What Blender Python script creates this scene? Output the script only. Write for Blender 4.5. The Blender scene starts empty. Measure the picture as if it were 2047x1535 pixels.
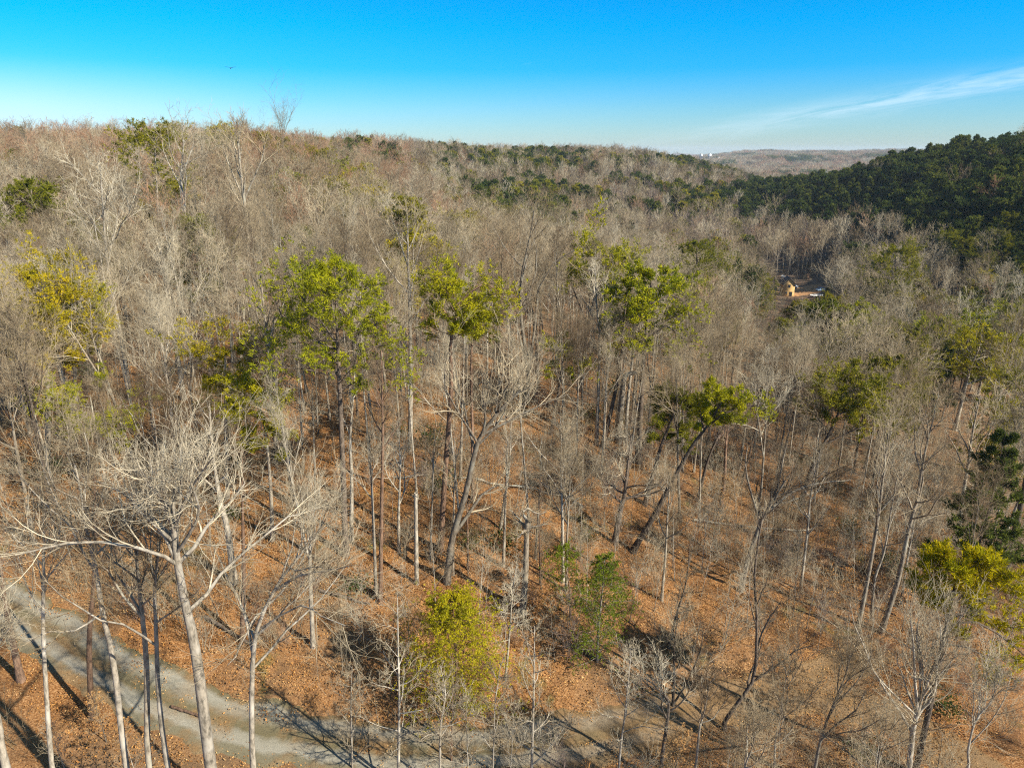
import bpy, bmesh, math, random
import numpy as np
from mathutils import Vector

# ------------------------------------------------------------------ camera, world, sun, exposure
scene = bpy.context.scene
COL = scene.collection
W, H = 2047.0, 1535.0
F = 1365.0
PITCH = math.radians(18.9)
cam_data = bpy.data.cameras.new('camera')
cam_data.sensor_width = 36.0
cam_data.lens = 36.0 * F / W
cam_data.clip_start = 0.5
cam_data.clip_end = 30000
cam = bpy.data.objects.new('camera', cam_data)
COL.objects.link(cam)
cam.location = (0, 0, 0)
cam.rotation_euler = (math.radians(90) - PITCH, 0, 0)
scene.camera = cam

SUN_EL = math.radians(36)
SUN_DIR = Vector((0.86, -0.51, 0)).normalized()        # horizontal direction towards the sun
to_sun = Vector((SUN_DIR.x * math.cos(SUN_EL), SUN_DIR.y * math.cos(SUN_EL), math.sin(SUN_EL)))

world = bpy.data.worlds.new('World')
scene.world = world
world.use_nodes = True
wt = world.node_tree
for n in list(wt.nodes):
    wt.nodes.remove(n)
def wn(t, **k):
    n = wt.nodes.new(t)
    for a, b in k.items():
        setattr(n, a, b)
    return n
def wmath(op, a, b=None, c=None, clamp=False):
    n = wn('ShaderNodeMath', operation=op, use_clamp=clamp)
    for i, v in enumerate((a, b, c)):
        if v is None: continue
        if isinstance(v, (int, float)): n.inputs[i].default_value = v
        else: wt.links.new(v, n.inputs[i])
    return n.outputs[0]
w_out = wn('ShaderNodeOutputWorld')
w_bg = wn('ShaderNodeBackground')
w_bg.inputs['Strength'].default_value = 0.066
w_sky = wn('ShaderNodeTexSky', sky_type='NISHITA', sun_disc=False, sun_elevation=SUN_EL,
           sun_rotation=math.atan2(SUN_DIR.x, SUN_DIR.y), altitude=250, air_density=1.0, dust_density=0.3, ozone_density=1.5)
w_tc = wn('ShaderNodeTexCoord')
w_sep = wn('ShaderNodeSeparateXYZ')
wt.links.new(w_tc.outputs['Generated'], w_sep.inputs[0])
# a polarised, saturated winter blue: tint of the sky by height above the horizon
w_ramp = wn('ShaderNodeValToRGB')
cr = w_ramp.color_ramp
cr.elements[0].position = 0.0; cr.elements[0].color = (0.62, 0.80, 1.05, 1)
cr.elements[1].position = 0.05; cr.elements[1].color = (0.38, 0.79, 1.15, 1)
for p_, c_ in ((0.10, (0.06, 0.74, 1.30, 1)), (0.15, (0.0, 0.78, 1.35, 1)), (0.24, (0.0, 0.72, 1.3, 1)), (0.7, (0.75, 0.95, 1.0, 1)), (1.0, (0.9, 1.0, 1.0, 1))):
    e = cr.elements.new(p_); e.color = c_
wt.links.new(w_sep.outputs['Z'], w_ramp.inputs[0])
w_mul = wn('ShaderNodeMix', data_type='RGBA', blend_type='MULTIPLY')
w_mul.inputs[0].default_value = 1.0
wt.links.new(w_sky.outputs[0], w_mul.inputs[6])
wt.links.new(w_ramp.outputs[0], w_mul.inputs[7])
# thin cirrus: streaks of stretched noise, thickest in one long band low in the sky at the right
w_az = wmath('ARCTAN2', w_sep.outputs['X'], w_sep.outputs['Y'])
w_el = wmath('ARCSINE', w_sep.outputs['Z'])
w_comb = wn('ShaderNodeCombineXYZ')
wt.links.new(wmath('MULTIPLY', w_az, 5.0), w_comb.inputs[0])
w_tilt = wmath('SUBTRACT', w_el, wmath('MULTIPLY', w_az, 0.16))
wt.links.new(wmath('MULTIPLY', w_tilt, 48.0), w_comb.inputs[1])
w_noise = wn('ShaderNodeTexNoise')
w_noise.inputs['Scale'].default_value = 1.6
w_noise.inputs['Detail'].default_value = 7
w_noise.inputs['Roughness'].default_value = 0.68
w_noise.inputs['Distortion'].default_value = 0.6
wt.links.new(w_comb.outputs[0], w_noise.inputs['Vector'])
def gauss(x, c, s):
    d = wmath('DIVIDE', wmath('SUBTRACT', x, c), s)
    return wmath('EXPONENT', wmath('MULTIPLY', wmath('MULTIPLY', d, d), -1.0))
band = wmath('MULTIPLY', gauss(w_tilt, -0.020, 0.012), wmath('DIVIDE', wmath('SUBTRACT', w_az, 0.12), 0.35, clamp=True))
band = wmath('MULTIPLY', band, wmath('MULTIPLY', wmath('SUBTRACT', w_noise.outputs[0], 0.36), 3.4, clamp=True))
veil = wmath('MULTIPLY', gauss(w_el, 0.03, 0.045), wmath('DIVIDE', wmath('SUBTRACT', -0.28, w_az), 0.30, clamp=True))
puff = wmath('MULTIPLY', wmath('MULTIPLY', wmath('SUBTRACT', w_noise.outputs[0], 0.66), 5.0, clamp=True), 0.35)
cloud = wmath('ADD', wmath('ADD', wmath('MULTIPLY', band, 0.55), wmath('MULTIPLY', veil, 0.45)), wmath('MULTIPLY', puff, gauss(w_el, 0.13, 0.07)), clamp=True)
w_mix = wn('ShaderNodeMix', data_type='RGBA')
wt.links.new(cloud, w_mix.inputs[0])
wt.links.new(w_mul.outputs[2], w_mix.inputs[6])
w_mix.inputs[7].default_value = (6.6, 8.0, 9.2, 1)
wt.links.new(w_mix.outputs[2], w_bg.inputs['Color'])
wt.links.new(w_bg.outputs[0], w_out.inputs[0])

sun_data = bpy.data.lights.new('sun', 'SUN')
sun_data.energy = 5.0
sun_data.angle = math.radians(0.53)
sun_data.color = (1.0, 0.91, 0.76)
sun = bpy.data.objects.new('sun', sun_data)
COL.objects.link(sun)
sun.rotation_euler = (-to_sun).to_track_quat('-Z', 'Y').to_euler()

scene.view_settings.view_transform = 'Standard'
scene.view_settings.look = 'None'
scene.view_settings.exposure = 1.05
scene.view_settings.gamma = 1.0
scene.cycles.filter_width = 1.15
scene.cycles.use_adaptive_sampling = False
scene.cycles.max_bounces = 5
scene.cycles.diffuse_bounces = 3
scene.cycles.transparent_max_bounces = 4
scene.cycles.volume_bounces = 0
scene.cycles.use_denoising = False
scene.cycles.denoiser = 'OPENIMAGEDENOISE'
scene.cycles.denoising_input_passes = 'RGB_ALBEDO_NORMAL'
scene.cycles.denoising_prefilter = 'ACCURATE'
scene.cycles.sample_clamp_indirect = 4.0

rng = np.random.default_rng(7)
random.seed(7)

# ------------------------------------------------------------------ helpers
cp, sp = math.cos(PITCH), math.sin(PITCH)
def ray(px, py):
    u = (px - W / 2) / F; v = (H / 2 - py) / F
    return np.array([u, cp + v * sp, -sp + v * cp])
def at(px, py, Y):
    """world point on the sight line through a photograph pixel, Y metres forward"""
    d = ray(px, py)
    return d * (Y / d[1])
def to_px(p):
    p = np.asarray(p, float)
    x, y, z = p[..., 0], p[..., 1], p[..., 2]
    dep = y * cp - z * sp
    up = y * sp + z * cp
    dep = np.where(dep < 0.1, 0.1, dep)
    return np.stack([W / 2 + F * x / dep, H / 2 - F * up / dep, dep], -1)

def tag(o, label=None, cat=None, group=None, kind=None):
    if label: o['label'] = label
    if cat: o['category'] = cat
    if group: o['group'] = group
    if kind: o['kind'] = kind
    return o
def link(name, data, parent=None):
    o = bpy.data.objects.new(name, data)
    COL.objects.link(o)
    if parent is not None: o.parent = parent
    return o
def empty(name, loc, rz=0.0, scale=1.0, tilt=(0, 0)):
    o = bpy.data.objects.new(name, None)
    o.empty_display_size = 0.2
    COL.objects.link(o)
    o.location = loc
    o.rotation_euler = (tilt[0], tilt[1], rz)
    o.scale = (scale, scale, scale)
    return o

def mesh_np(name, verts, quads=None, tris=None, mats=(), mat_q=None, mat_t=None, smooth=False):
    me = bpy.data.meshes.new(name)
    nq = 0 if quads is None else len(quads)
    nt = 0 if tris is None else len(tris)
    verts = np.asarray(verts, np.float32)
    me.vertices.add(len(verts)); me.vertices.foreach_set('co', verts.ravel())
    li = []
    if nq: li.append(np.asarray(quads, np.int32).ravel())
    if nt: li.append(np.asarray(tris, np.int32).ravel())
    li = np.concatenate(li)
    me.loops.add(len(li)); me.loops.foreach_set('vertex_index', li)
    start = np.concatenate([np.arange(nq) * 4, nq * 4 + np.arange(nt) * 3]).astype(np.int32)
    me.polygons.add(nq + nt)
    me.polygons.foreach_set('loop_start', start)
    for m in mats: me.materials.append(m)
    if mat_q is not None or mat_t is not None:
        mi = np.concatenate([np.zeros(nq, np.int32) if mat_q is None else mat_q, np.zeros(nt, np.int32) if mat_t is None else mat_t]).astype(np.int32)
        me.polygons.foreach_set('material_index', mi)
    if smooth: me.polygons.foreach_set('use_smooth', np.ones(nq + nt, bool))
    me.update(calc_edges=True)
    return me

def vnoise(x, y, seed=0):
    """smooth value noise, vectorised"""
    xi = np.floor(x).astype(np.int64); yi = np.floor(y).astype(np.int64)
    xf = x - xi; yf = y - yi
    def h(a, b):
        n = (a * 374761393 + b * 668265263 + seed * 974634777) & 0x7fffffff
        n = ((n ^ (n >> 13)) * 1274126177) & 0x7fffffff
        return ((n ^ (n >> 16)) & 0xffff) / 65535.0
    u = xf * xf * (3 - 2 * xf); v = yf * yf * (3 - 2 * yf)
    return (h(xi, yi) * (1 - u) + h(xi + 1, yi) * u) * (1 - v) + (h(xi, yi + 1) * (1 - u) + h(xi + 1, yi + 1) * u) * v
def fbm(x, y, seed=0, o=3):
    s = 0; a = 1; t = 0
    for k in range(o):
        s = s + a * vnoise(x * 2 ** k, y * 2 ** k, seed + k); t += a; a *= 0.5
    return s / t

# ------------------------------------------------------------------ terrain
DD = np.array([0, 25, 40, 55, 70, 100, 150, 200, 250, 300, 400, 500, 600, 750, 900, 1400, 2200, 3500, 6000, 9500.])
TAB = {
 -180: [-41, -41, -42, -43, -44, -46, -48, -50, -50, -50, -50, -50, -50, -50, -50, -50, -50, -50, -60, -60],
 -100: [-41, -38, -36, -33, -30, -24, -16, -10, -6, -3, 0, 0, 0, 0, -10, -30, -50, -50, -60, -60],
 -60:  [-41, -38.5, -37, -34, -31, -26, -22, -18, -14, -11, -6, -4, -4, 0, -10, -30, -50, -50, -60, -60],
 -37:  [-41, -39, -37, -33.5, -31, -28, -24, -21, -18, -15, -10, -9, -12, -14, -24, -40, -50, -50, -60, -60],
 -20:  [-41, -39, -37, -33.5, -31, -27, -22, -17, -13, -11, -8, -8, -10, -18, -28, -40, -50, -50, -60, -60],
 -10:  [-41, -39, -37.5, -34, -32, -29, -27, -25, -24, -22, -18, -13, -10, -12, -20, -40, -50, -50, -60, -60],
 0:    [-41, -39.5, -38.2, -35, -33.5, -32, -35, -39, -42, -42, -38, -31, -22, -13, -14, -40, -50, -50, -60, -60],
 12:   [-41, -40, -39.5, -38, -37, -38, -44, -48, -51, -53, -50, -42, -32, -19, -20, -50, -60, -60, -60, -60],
 18:   [-41, -40.5, -40.2, -39.5, -40, -42, -47, -52, -56, -58, -57, -52, -44, -40, -46, -66, -62, -26, -60, -60],
 25:   [-41, -41, -41, -40.5, -42, -45, -50, -54, -57, -58, -47, -25, -32, -62, -66, -70, -60, -22, -50, -60],
 30:   [-41, -41, -41.5, -41, -43, -46, -51, -54, -56, -51, -26, -12, -34, -60, -66, -70, -52, -20, -50, -60],
 37:   [-41, -41.5, -42, -41.5, -43.5, -47, -52, -53, -42, -27, -9, -6, -20, -60, -66, -66, -46, -20, -50, -60],
 60:   [-41, -42, -42.5, -43, -45, -48, -52, -53, -47, -36, -12, 0, -8, -40, -60, -60, -50, -40, -60, -60],
 100:  [-41, -42, -43, -44, -46, -48, -50, -51, -50, -46, -32, -20, -15, -30, -50, -50, -50, -50, -60, -60],
 180:  [-41, -41, -42, -43, -44, -46, -48, -50, -50, -50, -50, -50, -50, -50, -50, -50, -50, -50, -60, -60],
}
SG = np.linspace(0, 1, 500)
def s_of(d): return np.log1p(np.asarray(d) / 40.0) / math.log1p(9500 / 40.0)
azk = np.array(sorted(TAB)); AZ = np.arange(-180, 181, 1.0)
tk = np.array([np.interp(SG, s_of(DD), TAB[a]) for a in azk])
G = np.array([np.interp(AZ, azk, tk[:, j]) for j in range(len(SG))]).T
def smooth(a, n, axis):
    k = np.hanning(n + 2)[1:-1]; k /= k.sum()
    return np.apply_along_axis(lambda v: np.convolve(np.pad(v, n // 2, mode='edge'), k, 'valid'), axis, a)
G = smooth(smooth(G, 25, 1), 9, 0)
def zbase(x, y):
    d = np.hypot(x, y); az = np.degrees(np.arctan2(x, y))
    i = np.clip(az + 180, 0, 359.999); j = np.clip(s_of(d), 0, 1) * (len(SG) - 1)
    j = np.clip(j, 0, len(SG) - 1.001)
    i0 = i.astype(int); j0 = j.astype(int); fi = i - i0; fj = j - j0
    z = (G[i0, j0] * (1 - fi) + G[i0 + 1, j0] * fi) * (1 - fj) + (G[i0, j0 + 1] * (1 - fi) + G[i0 + 1, j0 + 1] * fi) * fj
    amp = np.interp(d, [0, 60, 200, 600, 3000], [0.0, 0.3, 2.0, 6.0, 22.0])
    z = z + amp * (fbm(x / 60, y / 60, 3, 3) - 0.5) * 2 * np.interp(d, [0, 600, 1500], [1, 1, 0])
    z = z + np.interp(d, [0, 800, 1500, 4000], [0, 0, 14, 30]) * (fbm(x / 420 + 3, y / 420, 9, 3) - 0.5) * 2
    return z
def gray(px, py, zf=zbase):
    d = ray(px, py)
    Ys = np.concatenate([np.arange(12, 200, 0.25), np.geomspace(200, 9000, 3000)])
    P = d[None, :] * (Ys / d[1])[:, None]
    below = P[:, 2] < zf(P[:, 0], P[:, 1])
    k = int(np.argmax(below)) if below.any() else len(Ys) - 1
    return P[k]

# road centre line, traced on the ground
road_px = [(-330, 1060), (-150, 1130), (40, 1225), (180, 1315), (330, 1395), (500, 1450), (690, 1487), (880, 1498), (1060, 1488), (1220, 1462),
           (1360, 1420), (1480, 1392), (1600, 1382), (1720, 1405), (1830, 1455), (1960, 1540), (2100, 1650)]
RC = np.array([gray(*p)[:2] for p in road_px])
def resample(P, n):
    P = np.asarray(P, float)
    k = len(P)
    if k == 2: return P[0] + (P[1] - P[0]) * np.linspace(0, 1, n)[:, None]
    Q = np.vstack([2 * P[0] - P[1], P, 2 * P[-1] - P[-2]])
    t = np.linspace(0, k - 1 - 1e-6, n); i = t.astype(int); f = (t - i)[:, None]
    a, b, c, d = Q[i], Q[i + 1], Q[i + 2], Q[i + 3]
    return 0.5 * (2 * b + (c - a) * f + (2 * a - 5 * b + 4 * c - d) * f * f + (3 * b - a - 3 * c + d) * f ** 3)
RCs = resample(RC, 400)
spur_px = [(1560, 1372), (1640, 1345), (1700, 1318), (1745, 1285)]
SPs = resample(np.array([gray(*p)[:2] for p in spur_px]), 60)
def road_dist(x, y):
    x = np.atleast_1d(x).ravel(); y = np.atleast_1d(y).ravel()
    out = np.full(x.shape, 99.0)
    m = (np.hypot(x, y) < 120) & (y > 0)
    if m.any():
        d = np.hypot(x[m][:, None] - RCs[None, ::2, 0], y[m][:, None] - RCs[None, ::2, 1])
        out[m] = d.min(1)
    return out
def zroadlevel(x, y):
    return zbase(x, y)
def zt(x, y):
    sh = np.shape(x)
    x1 = np.atleast_1d(np.asarray(x, float)).ravel(); y1 = np.atleast_1d(np.asarray(y, float)).ravel()
    z = zbase(x1, y1)
    rd = road_dist(x1, y1)
    d = np.hypot(x1, y1)
    near = np.clip((rd - 2.3) / 2.5, 0, 1)
    # small relief of the forest floor and a cut bank above the road
    z = z + near * (fbm(x1 / 2.3, y1 / 2.3, 21, 3) - 0.5) * 0.75 * np.interp(d, [0, 200, 400], [1, 1, 0])
    z = z - (1 - np.clip((rd - 2.5) / 1.6, 0, 1)) * 0.45
    return z.reshape(sh) if sh else float(z[0])

# ------------------------------------------------------------------ materials
def mat(name):
    m = bpy.data.materials.new(name); m.use_nodes = True
    nt = m.node_tree
    for n in list(nt.nodes): nt.nodes.remove(n)
    return m, nt
class NT:
    def __init__(s, nt): s.nt = nt
    def n(s, t, **k):
        n = s.nt.nodes.new(t)
        for a, b in k.items(): setattr(n, a, b)
        return n
    def l(s, a, b): s.nt.links.new(a, b)
    def noise(s, vec, scale, detail=4, rough=0.55):
        n = s.n('ShaderNodeTexNoise'); n.inputs['Scale'].default_value = scale
        n.inputs['Detail'].default_value = detail; n.inputs['Roughness'].default_value = rough
        s.l(vec, n.inputs['Vector']); return n.outputs[0]
    def ramp(s, fac, stops, interp='LINEAR'):
        n = s.n('ShaderNodeValToRGB'); r = n.color_ramp; r.interpolation = interp
        r.elements[0].position = stops[0][0]; r.elements[0].color = (*stops[0][1], 1)
        r.elements[1].position = stops[-1][0]; r.elements[1].color = (*stops[-1][1], 1)
        for p, c in stops[1:-1]:
            e = r.elements.new(p); e.color = (*c, 1)
        s.l(fac, n.inputs[0]); return n.outputs[0]
    def mix(s, fac, a, b, blend='MIX'):
        n = s.n('ShaderNodeMix', data_type='RGBA', blend_type=blend)
        for i, v in ((0, fac), (6, a), (7, b)):
            if isinstance(v, (int, float)): n.inputs[i].default_value = v
            elif isinstance(v, tuple): n.inputs[i].default_value = (*v, 1)
            else: s.l(v, n.inputs[i])
        return n.outputs[2]
    def math(s, op, a, b=0.0, clamp=False):
        n = s.n('ShaderNodeMath', operation=op, use_clamp=clamp)
        for i, v in enumerate((a, b)):
            if isinstance(v, (int, float)): n.inputs[i].default_value = v
            else: s.l(v, n.inputs[i])
        return n.outputs[0]
    def out(s, sh):
        o = s.n('ShaderNodeOutputMaterial'); s.l(sh, o.inputs[0])
    def bsdf(s, col, rough=0.9, bump=None, dist=0.02, strength=0.6):
        b = s.n('ShaderNodeBsdfPrincipled'); b.inputs['Roughness'].default_value = rough
        b.inputs['Specular IOR Level'].default_value = 0.2
        if isinstance(col, tuple): b.inputs['Base Color'].default_value = (*col, 1)
        else: s.l(col, b.inputs['Base Color'])
        if bump is not None:
            k = s.n('ShaderNodeBump'); k.inputs['Strength'].default_value = strength; k.inputs['Distance'].default_value = dist
            s.l(bump, k.inputs['Height']); s.l(k.outputs[0], b.inputs['Normal'])
        return b.outputs[0]

def bark(name, dark, light, patch=None, scale=6.0):
    m, nt = mat(name); g = NT(nt)
    tc = g.n('ShaderNodeTexCoord'); oi = g.n('ShaderNodeObjectInfo')
    mp = g.n('ShaderNodeMapping'); mp.inputs['Scale'].default_value = (1, 1, 0.35)
    g.l(tc.outputs['Object'], mp.inputs[0])
    n1 = g.noise(mp.outputs[0], scale, 5, 0.65)
    c = g.ramp(n1, [(0.34, dark), (0.60, light)])
    if patch:
        n2 = g.noise(tc.outputs['Object'], 0.9, 3)
        c = g.mix(g.math('MULTIPLY', g.math('SUBTRACT', n2, 0.5), 5.0, True), c, patch)
    c = g.mix(1.0, c, g.ramp(oi.outputs['Random'], [(0.0, (0.62, 0.60, 0.58)), (0.5, (1.0, 0.97, 0.93)), (1.0, (1.18, 1.16, 1.12))]), 'MULTIPLY')
    g.out(g.bsdf(c, 0.92, n1, 0.03, 0.8)); return m
def twig(name, a, b, c3):
    m, nt = mat(name); g = NT(nt)
    oi = g.n('ShaderNodeObjectInfo'); tc = g.n('ShaderNodeTexCoord')
    c = g.ramp(oi.outputs['Random'], [(0.0, a), (0.5, b), (1.0, c3)])
    n2 = g.noise(tc.outputs['Object'], 0.45, 2)
    c = g.mix(1.0, c, g.ramp(n2, [(0.35, (0.62, 0.60, 0.58)), (0.65, (1.2, 1.18, 1.14))]), 'MULTIPLY')
    d = g.n('ShaderNodeBsdfDiffuse'); g.l(c, d.inputs[0]); g.out(d.outputs[0]); return m
def leafy(name, stops, trans=0.3):
    m, nt = mat(name); g = NT(nt)
    oi = g.n('ShaderNodeObjectInfo'); tc = g.n('ShaderNodeTexCoord')
    c = g.ramp(oi.outputs['Random'], stops)
    n2 = g.noise(tc.outputs['Object'], 0.8, 3)
    c = g.mix(1.0, c, g.ramp(n2, [(0.32, (0.56, 0.64, 0.8)), (0.68, (1.3, 1.2, 1.0))]), 'MULTIPLY')
    d = g.n('ShaderNodeBsdfDiffuse'); g.l(c, d.inputs[0])
    t = g.n('ShaderNodeBsdfTranslucent'); g.l(c, t.inputs[0])
    x = g.n('ShaderNodeMixShader'); x.inputs[0].default_value = trans
    g.l(d.outputs[0], x.inputs[1]); g.l(t.outputs[0], x.inputs[2]); g.out(x.outputs[0]); return m

M_pale = bark('pale_bark', (0.11, 0.10, 0.08), (0.36, 0.325, 0.265), (0.43, 0.41, 0.36))
M_grey = bark('grey_bark', (0.085, 0.072, 0.055), (0.29, 0.25, 0.195), (0.34, 0.335, 0.28))
M_brown = bark('brown_bark', (0.07, 0.045, 0.032), (0.24, 0.155, 0.105))
M_dark = bark('dark_bark', (0.035, 0.028, 0.022), (0.15, 0.12, 0.095))
M_twpale = twig('pale_twigs', (0.20, 0.16, 0.105), (0.36, 0.31, 0.22), (0.50, 0.455, 0.35))
M_twgrey = twig('grey_twigs', (0.13, 0.095, 0.062), (0.30, 0.24, 0.155), (0.45, 0.385, 0.27))
M_twred = twig('reddish_twigs', (0.23, 0.13, 0.08), (0.36, 0.215, 0.135), (0.40, 0.28, 0.19))
M_twplum = twig('dark_twigs', (0.12, 0.09, 0.085), (0.20, 0.155, 0.14), (0.26, 0.21, 0.18))
M_pine = leafy('yellow_green_needles', [(0.0, (0.27, 0.29, 0.014)), (0.5, (0.33, 0.31, 0.014)), (1.0, (0.41, 0.33, 0.014))])
M_pine2 = leafy('green_needles', [(0.0, (0.13, 0.145, 0.014)), (0.5, (0.20, 0.195, 0.016)), (1.0, (0.28, 0.24, 0.018))])
M_pine3 = leafy('deep_green_needles', [(0.0, (0.040, 0.065, 0.018)), (0.5, (0.075, 0.10, 0.022)), (1.0, (0.125, 0.14, 0.024))])
M_gold = leafy('golden_needles', [(0.0, (0.36, 0.31, 0.008)), (1.0, (0.40, 0.33, 0.008))])
M_cedar = leafy('cedar_sprays', [(0.0, (0.35, 0.32, 0.014)), (1.0, (0.37, 0.33, 0.014))])
M_hem = leafy('hemlock_sprays', [(0.0, (0.13, 0.17, 0.016)), (1.0, (0.16, 0.20, 0.016))])
M_beech = leafy('clinging_leaves', [(0.0, (0.36, 0.19, 0.07)), (1.0, (0.44, 0.27, 0.12))])
M_holly = leafy('broad_evergreen_leaves', [(0.0, (0.05, 0.08, 0.02)), (1.0, (0.10, 0.12, 0.03))])
M_litter = leafy('dry_leaves', [(0.0, (0.15, 0.07, 0.025)), (0.35, (0.33, 0.155, 0.048)), (0.7, (0.48, 0.27, 0.095)), (1.0, (0.58, 0.40, 0.20))], 0.1)

def ground_material():
    m, nt = mat('leaf_covered_ground'); g = NT(nt)
    geo = g.n('ShaderNodeNewGeometry'); P = geo.outputs['Position']
    fine = g.noise(P, 9.0, 6, 0.8)
    c = g.ramp(fine, [(0.30, (0.035, 0.018, 0.009)), (0.43, (0.16, 0.066, 0.020)), (0.53, (0.30, 0.145, 0.050)), (0.66, (0.50, 0.32, 0.16))])
    mid = g.noise(P, 0.55, 4, 0.6)
    c = g.mix(g.math('MULTIPLY', g.math('SUBTRACT', mid, 0.48), 6.0, True), c, g.mix(1.0, c, (0.55, 0.55, 0.58), 'MULTIPLY'))
    big = g.noise(P, 0.07, 3)
    c = g.mix(g.math('MULTIPLY', g.math('SUBTRACT', big, 0.47), 5.0, True), c, g.mix(0.6, c, (0.17, 0.12, 0.07)))
    moss = g.noise(P, 0.20, 4, 0.7)
    c = g.mix(g.math('MULTIPLY', g.math('SUBTRACT', moss, 0.60), 8.0, True), c, g.ramp(fine, [(0.3, (0.03, 0.035, 0.01)), (0.65, (0.14, 0.15, 0.04))]))
    # with distance the floor is litter, twigs and duff that blend to a greyer brown
    far = g.n('ShaderNodeVectorMath', operation='LENGTH'); g.l(P, far.inputs[0])
    fd = g.math('DIVIDE', g.math('SUBTRACT', far.outputs['Value'], 110.0), 250.0, True)
    c = g.mix(fd, c, g.ramp(mid, [(0.3, (0.12, 0.085, 0.06)), (0.7, (0.20, 0.145, 0.10))]))
    bump = g.math('ADD', fine, g.math('MULTIPLY', mid, 1.5))
    g.out(g.bsdf(c, 0.95, bump, 0.10, 0.9)); return m
M_ground = ground_material()

def road_material():
    m, nt = mat('gravel_road'); g = NT(nt)
    uv = g.n('ShaderNodeUVMap'); uv.uv_map = 'road'
    sep = g.n('ShaderNodeSeparateXYZ'); g.l(uv.outputs[0], sep.inputs[0])
    geo = g.n('ShaderNodeNewGeometry'); P = geo.outputs['Position']
    n = g.noise(P, 0.8, 5, 0.65); fine = g.noise(P, 14.0, 5, 0.8)
    v = g.math('ADD', sep.outputs['Y'], g.math('MULTIPLY', g.math('SUBTRACT', n, 0.5), 0.22))
    olive = g.ramp(fine, [(0.3, (0.05, 0.045, 0.025)), (0.65, (0.15, 0.125, 0.065))])
    pale = g.ramp(fine, [(0.3, (0.13, 0.125, 0.10)), (0.7, (0.34, 0.32, 0.26))])
    brown = g.ramp(fine, [(0.32, (0.07, 0.042, 0.02)), (0.52, (0.19, 0.115, 0.05)), (0.7, (0.34, 0.22, 0.11))])
    t = g.ramp(v, [(0.0, (0.15,) * 3), (0.16, (0.25,) * 3), (0.24, (0.95,) * 3), (0.38, (0.7,) * 3), (0.46, (0.02,) * 3), (0.58, (0.08,) * 3), (0.68, (0.62,) * 3), (0.84, (0.9,) * 3), (0.93, (0.1,) * 3), (1.0, (0,) * 3)])
    c = g.mix(t, olive, pale)
    lit = g.noise(P, 0.33, 4, 0.7)
    lf = g.math('MULTIPLY', g.math('SUBTRACT', lit, 0.45), 6.0, True)
    c = g.mix(g.math('MULTIPLY', lf, g.math('SUBTRACT', 1.0, g.math('MULTIPLY', t, 0.8))), c, brown)
    sx = g.n('ShaderNodeSeparateXYZ'); g.l(P, sx.inputs[0])          # beyond the bend the track lies under leaves
    c = g.mix(g.math('MULTIPLY', g.math('DIVIDE', g.math('SUBTRACT', g.math('ADD', sx.outputs['X'], g.math('MULTIPLY', n, 16.0)), 5.0), 16.0, True), 0.88), c, brown)
    g.out(g.bsdf(c, 0.95, fine, 0.03, 0.7)); return m
M_road = road_material()

# ------------------------------------------------------------------ ground sheet and road
azs = np.unique(np.concatenate([np.arange(-180, -60, 6), np.arange(-60, -46, 1.0), np.arange(-46, 46, 0.45), np.arange(46, 60, 1.0), np.arange(60, 181, 6)]))
azs[-1] = 180
dst = np.concatenate([[0.5, 6, 12, 18], np.geomspace(22, 130, 95), np.geomspace(134, 9400, 120)])
A, D = np.meshgrid(np.radians(azs), dst, indexing='ij')
X = np.sin(A) * D; Y = np.cos(A) * D
Z = zt(X.ravel(), Y.ravel()).reshape(X.shape)
na, nd = X.shape
idx = np.arange(na * nd).reshape(na, nd)
q = np.stack([idx[:-1, :-1], idx[:-1, 1:], idx[1:, 1:], idx[1:, :-1]], -1).reshape(-1, 4)[:, ::-1]
me = mesh_np('ground', np.stack([X, Y, Z], -1).reshape(-1, 3), quads=q, mats=[M_ground], smooth=True)
ground = tag(link('ground', me), kind='structure')

def ribbon(name, C, half, lift, m, nv=15):
    T = np.gradient(C, axis=0); T /= np.linalg.norm(T, axis=1)[:, None]
    N = np.stack([-T[:, 1], T[:, 0]], 1)
    n = len(C)
    vv = np.linspace(-1, 1, nv)
    s = np.cumsum(np.r_[0, np.hypot(*np.diff(C, axis=0).T)])
    wob = (vnoise(s / 1.7, s * 0 + 1, 5) - 0.5) * 1.0 + (vnoise(s / 0.5, s * 0 + 1, 6) - 0.5) * 0.35
    wob2 = (vnoise(s / 1.9, s * 0 + 7, 5) - 0.5) * 1.0 + (vnoise(s / 0.5, s * 0 + 9, 6) - 0.5) * 0.35
    hw = np.where(vv[None, :] > 0, half + wob[:, None], half + wob2[:, None]) * vv[None, :]
    PX = C[:, 0][:, None] + N[:, 0][:, None] * hw; PY = C[:, 1][:, None] + N[:, 1][:, None] * hw
    PZ = zt(PX.ravel(), PY.ravel()).reshape(PX.shape)
    # wheel ruts worn a little into the surface, edges dipping under the litter
    PZ = PZ + lift - 0.05 * np.exp(-((np.abs(vv) - 0.45) / 0.16) ** 2)[None, :] - 0.12 * (np.abs(vv) ** 10)[None, :]
    idx = np.arange(n * nv).reshape(n, nv)
    q = np.stack([idx[:-1, :-1], idx[1:, :-1], idx[1:, 1:], idx[:-1, 1:]], -1).reshape(-1, 4)
    me = mesh_np(name, np.stack([PX, PY, PZ], -1).reshape(-1, 3), quads=q, mats=[m], smooth=True)
    uvl = me.uv_layers.new(name='road')
    uvv = np.stack([np.repeat(s / 6.0, nv), np.tile((vv + 1) / 2, n)], -1)
    li = np.empty(len(me.loops), np.int32); me.loops.foreach_get('vertex_index', li)
    uvl.data.foreach_set('uv', uvv[li].ravel())
    return tag(link(name, me), kind='structure')
ribbon('gravel_road', RCs, 2.2, 0.12, M_road, 19)
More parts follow.
